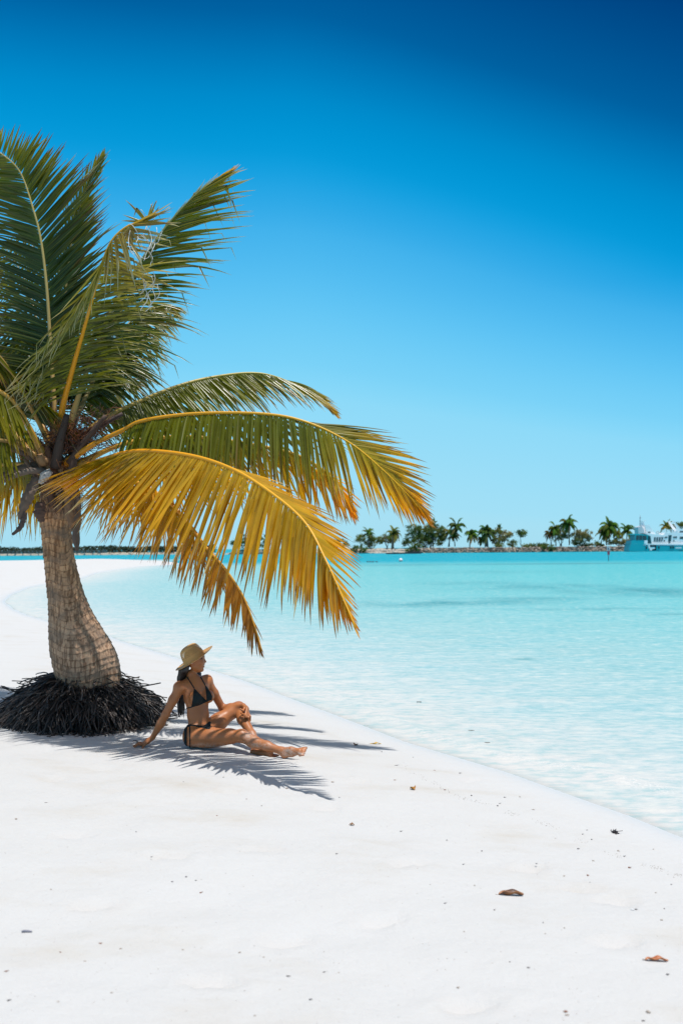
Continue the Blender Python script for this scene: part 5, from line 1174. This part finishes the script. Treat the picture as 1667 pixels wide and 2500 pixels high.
# single specks
SP = [(490, 2180, 9, 3, 0), (40, 2000, 8, 4, 2), (112, 1960, 10, 2, 1), (183, 2044, 8, 4, 0), (333, 2031, 5, 3, 1), (602, 1951, 5, 2, 0), (638, 1968, 5, 2, 1), (828, 1947, 5, 2, 1), (821, 2085, 6, 3, 1), (978, 2030, 7, 3, 1), (447, 2319, 6, 3, 2),
      (245, 2304, 8, 4, 0), (295, 2317, 9, 4, 2), (208, 2347, 9, 3, 2), (148, 2325, 7, 3, 0), (16, 2372, 9, 4, 0), (22, 2443, 9, 5, 1), (143, 2446, 7, 3, 2), (273, 2424, 8, 3, 2), (585, 2326, 9, 4, 2), (703, 2384, 10, 4, 1), (757, 2441, 8, 4, 1),
      (790, 2374, 7, 3, 1), (622, 2480, 8, 3, 2), (827, 2375, 6, 3, 2), (644, 2337, 6, 3, 2), (660, 2346, 5, 2, 2), (455, 2141, 7, 3, 1), (420, 2153, 6, 3, 1), (478, 2150, 5, 3, 1), (240, 2210, 12, 3, 2), (370, 2093, 5, 3, 1), (388, 2100, 5, 3, 1), (125, 2172, 6, 3, 2),
      (1085, 2206, 8, 3, 1), (1244, 2349, 6, 3, 1), (1288, 2363, 8, 4, 1), (1118, 2412, 9, 5, 2), (1380, 2471, 14, 6, 0), (1383, 2479, 13, 4, 2), (1581, 2472, 14, 8, 2), (1568, 2493, 8, 4, 1), (1628, 2380, 7, 5, 1), (1551, 2221, 7, 5, 1), (1543, 2222, 10, 5, 3), (1620, 2219, 5, 3, 1), (1614, 2247, 9, 4, 2),
      (1434, 2138, 6, 5, 0), (1439, 2156, 5, 4, 1), (1410, 2073, 7, 4, 1), (1447, 2102, 8, 3, 2), (1308, 2109, 6, 3, 1), (1376, 2139, 7, 3, 2), (1535, 2119, 8, 5, 0), (1508, 2078, 9, 4, 2), (1523, 2091, 7, 3, 1), (1432, 2027, 6, 2, 1), (1421, 2037, 5, 3, 1), (1443, 2050, 5, 3, 1), (1301, 1977, 10, 3, 2), (1214, 1968, 5, 4, 1), (1150, 1943, 5, 4, 1),
      (1231, 1947, 7, 3, 1), (1268, 1946, 6, 3, 2), (1219, 1962, 6, 2, 1), (1085, 1929, 6, 4, 0), (1130, 2111, 7, 3, 1), (1090, 2052, 5, 3, 1), (1355, 2047, 6, 2, 2), (1339, 2108, 5, 3, 2), (1594, 2074, 5, 3, 2), (1637, 2160, 4, 3, 1), (1158, 2162, 5, 3, 2), (1132, 2275, 5, 3, 2), (1377, 2266, 6, 3, 2), (932, 1836, 5, 3, 1), (966, 1869, 12, 2, 1), (1060, 1881, 8, 2, 0),
      (963, 1905, 7, 3, 0), (812, 1910, 10, 4, 2), (700, 1925, 12, 4, 2), (530, 1992, 6, 3, 0), (545, 1898, 5, 2, 1), (600, 1832, 5, 3, 1), (448, 1909, 4, 2, 1), (1008, 1849, 5, 2, 1), (1122, 1888, 7, 3, 1), (1325, 2253, 5, 3, 1), (1175, 2078, 5, 3, 1), (1050, 2160, 5, 2, 2), (1206, 2222, 5, 3, 1), (1330, 2280, 5, 3, 2), (897, 1773, 7, 3, 1), (1600, 2180, 6, 3, 2)]
cols_ = [(.24, .12, .08), (.13, .12, .12), (.34, .28, .23), (.66, .66, .66)]
tags_ = ['small reddish brown scrap of dry leaf scattered on the white sand', 'small dark grey scrap of seaweed scattered on the white sand', 'small dull tan chip of bark scattered on the white sand', 'small white shell fragment on the near sand']
for (px, py, lp, wp, k) in SP:
    g = G(px, py); sc = (g-EYE).length/FPX*.72; m = MB(); q = random.uniform(-.5, .5)
    m.ball(g+Vector((0, 0, wp*sc*.3)), (lp*sc*.5, wp*sc*.9, wp*sc*.42), 7, 5, cols_[k], M=Matrix.Rotation(q, 3, 'Z'), jit=.35)
    if k < 2 and random.random() < .6:
        d = Vector((math.cos(q), math.sin(q), .15)); m.tube([g+Vector((0, 0, .003)), g+d*lp*sc*.9+Vector((0, 0, .002))], .0012, 4, col=cols_[k])
    tag(m.build(('leaf_scrap', 'seaweed_scrap', 'bark_chip', 'shell')[k], wdm, None, origin=g), tags_[k], ('leaf scrap', 'seaweed scrap', 'bark chip', 'shell')[k], ('brown leaf scraps', 'dark seaweed scraps', 'tan bark chips', None)[k])
# fine wrack along the last tide line: too fine to count
TL = [(985, 1866), (1004, 1888), (1048, 1905), (1087, 1930), (1132, 1949), (1200, 1966), (1242, 1985), (1325, 2010), (1408, 2048), (1470, 2075), (1532, 2100), (1600, 2120), (1663, 2140)]
cp, L = catmull([(a, b_, 0) for a, b_ in TL], 400); m = MB(); r_ = random.Random(2)
for k in range(420):
    i = r_.randrange(400)
    if float(vnoise(np.array(i*.05), np.array(.5), 7)) < .42: continue
    g = G(cp[i][0]+r_.gauss(0, 5), cp[i][1]+r_.gauss(0, 2.2)); s_ = r_.uniform(.0007, .0019); m.ball(g+Vector((0, 0, s_*.4)), (s_*r_.uniform(1, 3), s_, s_*.7), 5, 3, lerp3((.12, .085, .065), (.30, .24, .19), r_.random()), jit=.3)
for k in range(520):
    px = r_.uniform(0, 1667); py = r_.uniform(1860, 2500)
    if py < 1900+ (px-900)*.32: continue
    g = G(px, py); s_ = r_.uniform(.0007, .0018); m.ball(g+Vector((0, 0, s_*.4)), (s_*r_.uniform(1, 2.4), s_, s_*.7), 5, 3, lerp3((.25, .19, .15), (.48, .43, .38), r_.random()), jit=.3)
tag(m.build('tide_wrack', wdm, None, origin=G(1242, 1985)), 'thin trail of fine plant crumbs along the last tide line', 'wrack', kind='stuff')
# bits floating in the shallows
for (px, py, lp, lab) in ((1023, 1715, 12, 'dark scrap of seagrass floating farthest out in the shallows'), (1150, 1785, 15, 'dark scrap of seagrass in the shallows, nearest but one to the wave line'), (1189, 1815, 14, 'dark blade of seagrass lying in the lapping wave')):
    q = at_water(px, py); sc = q.y/FPX; m = MB()
    for k in range(4): a = random.uniform(-.6, .6); m.tube([q+Vector((-lp*sc*.5*math.cos(a), random.gauss(0, .01), .008)), q+Vector((0, random.gauss(0, .012), .010)), q+Vector((lp*sc*.5*math.cos(a), random.gauss(0, .012), .008))], [.0025, .004, .0015], 5, col=(.09, .095, .085))
    tag(m.build('seagrass_scrap', wdm, None, origin=q), lab, 'seagrass', 'seagrass scraps in the shallows')
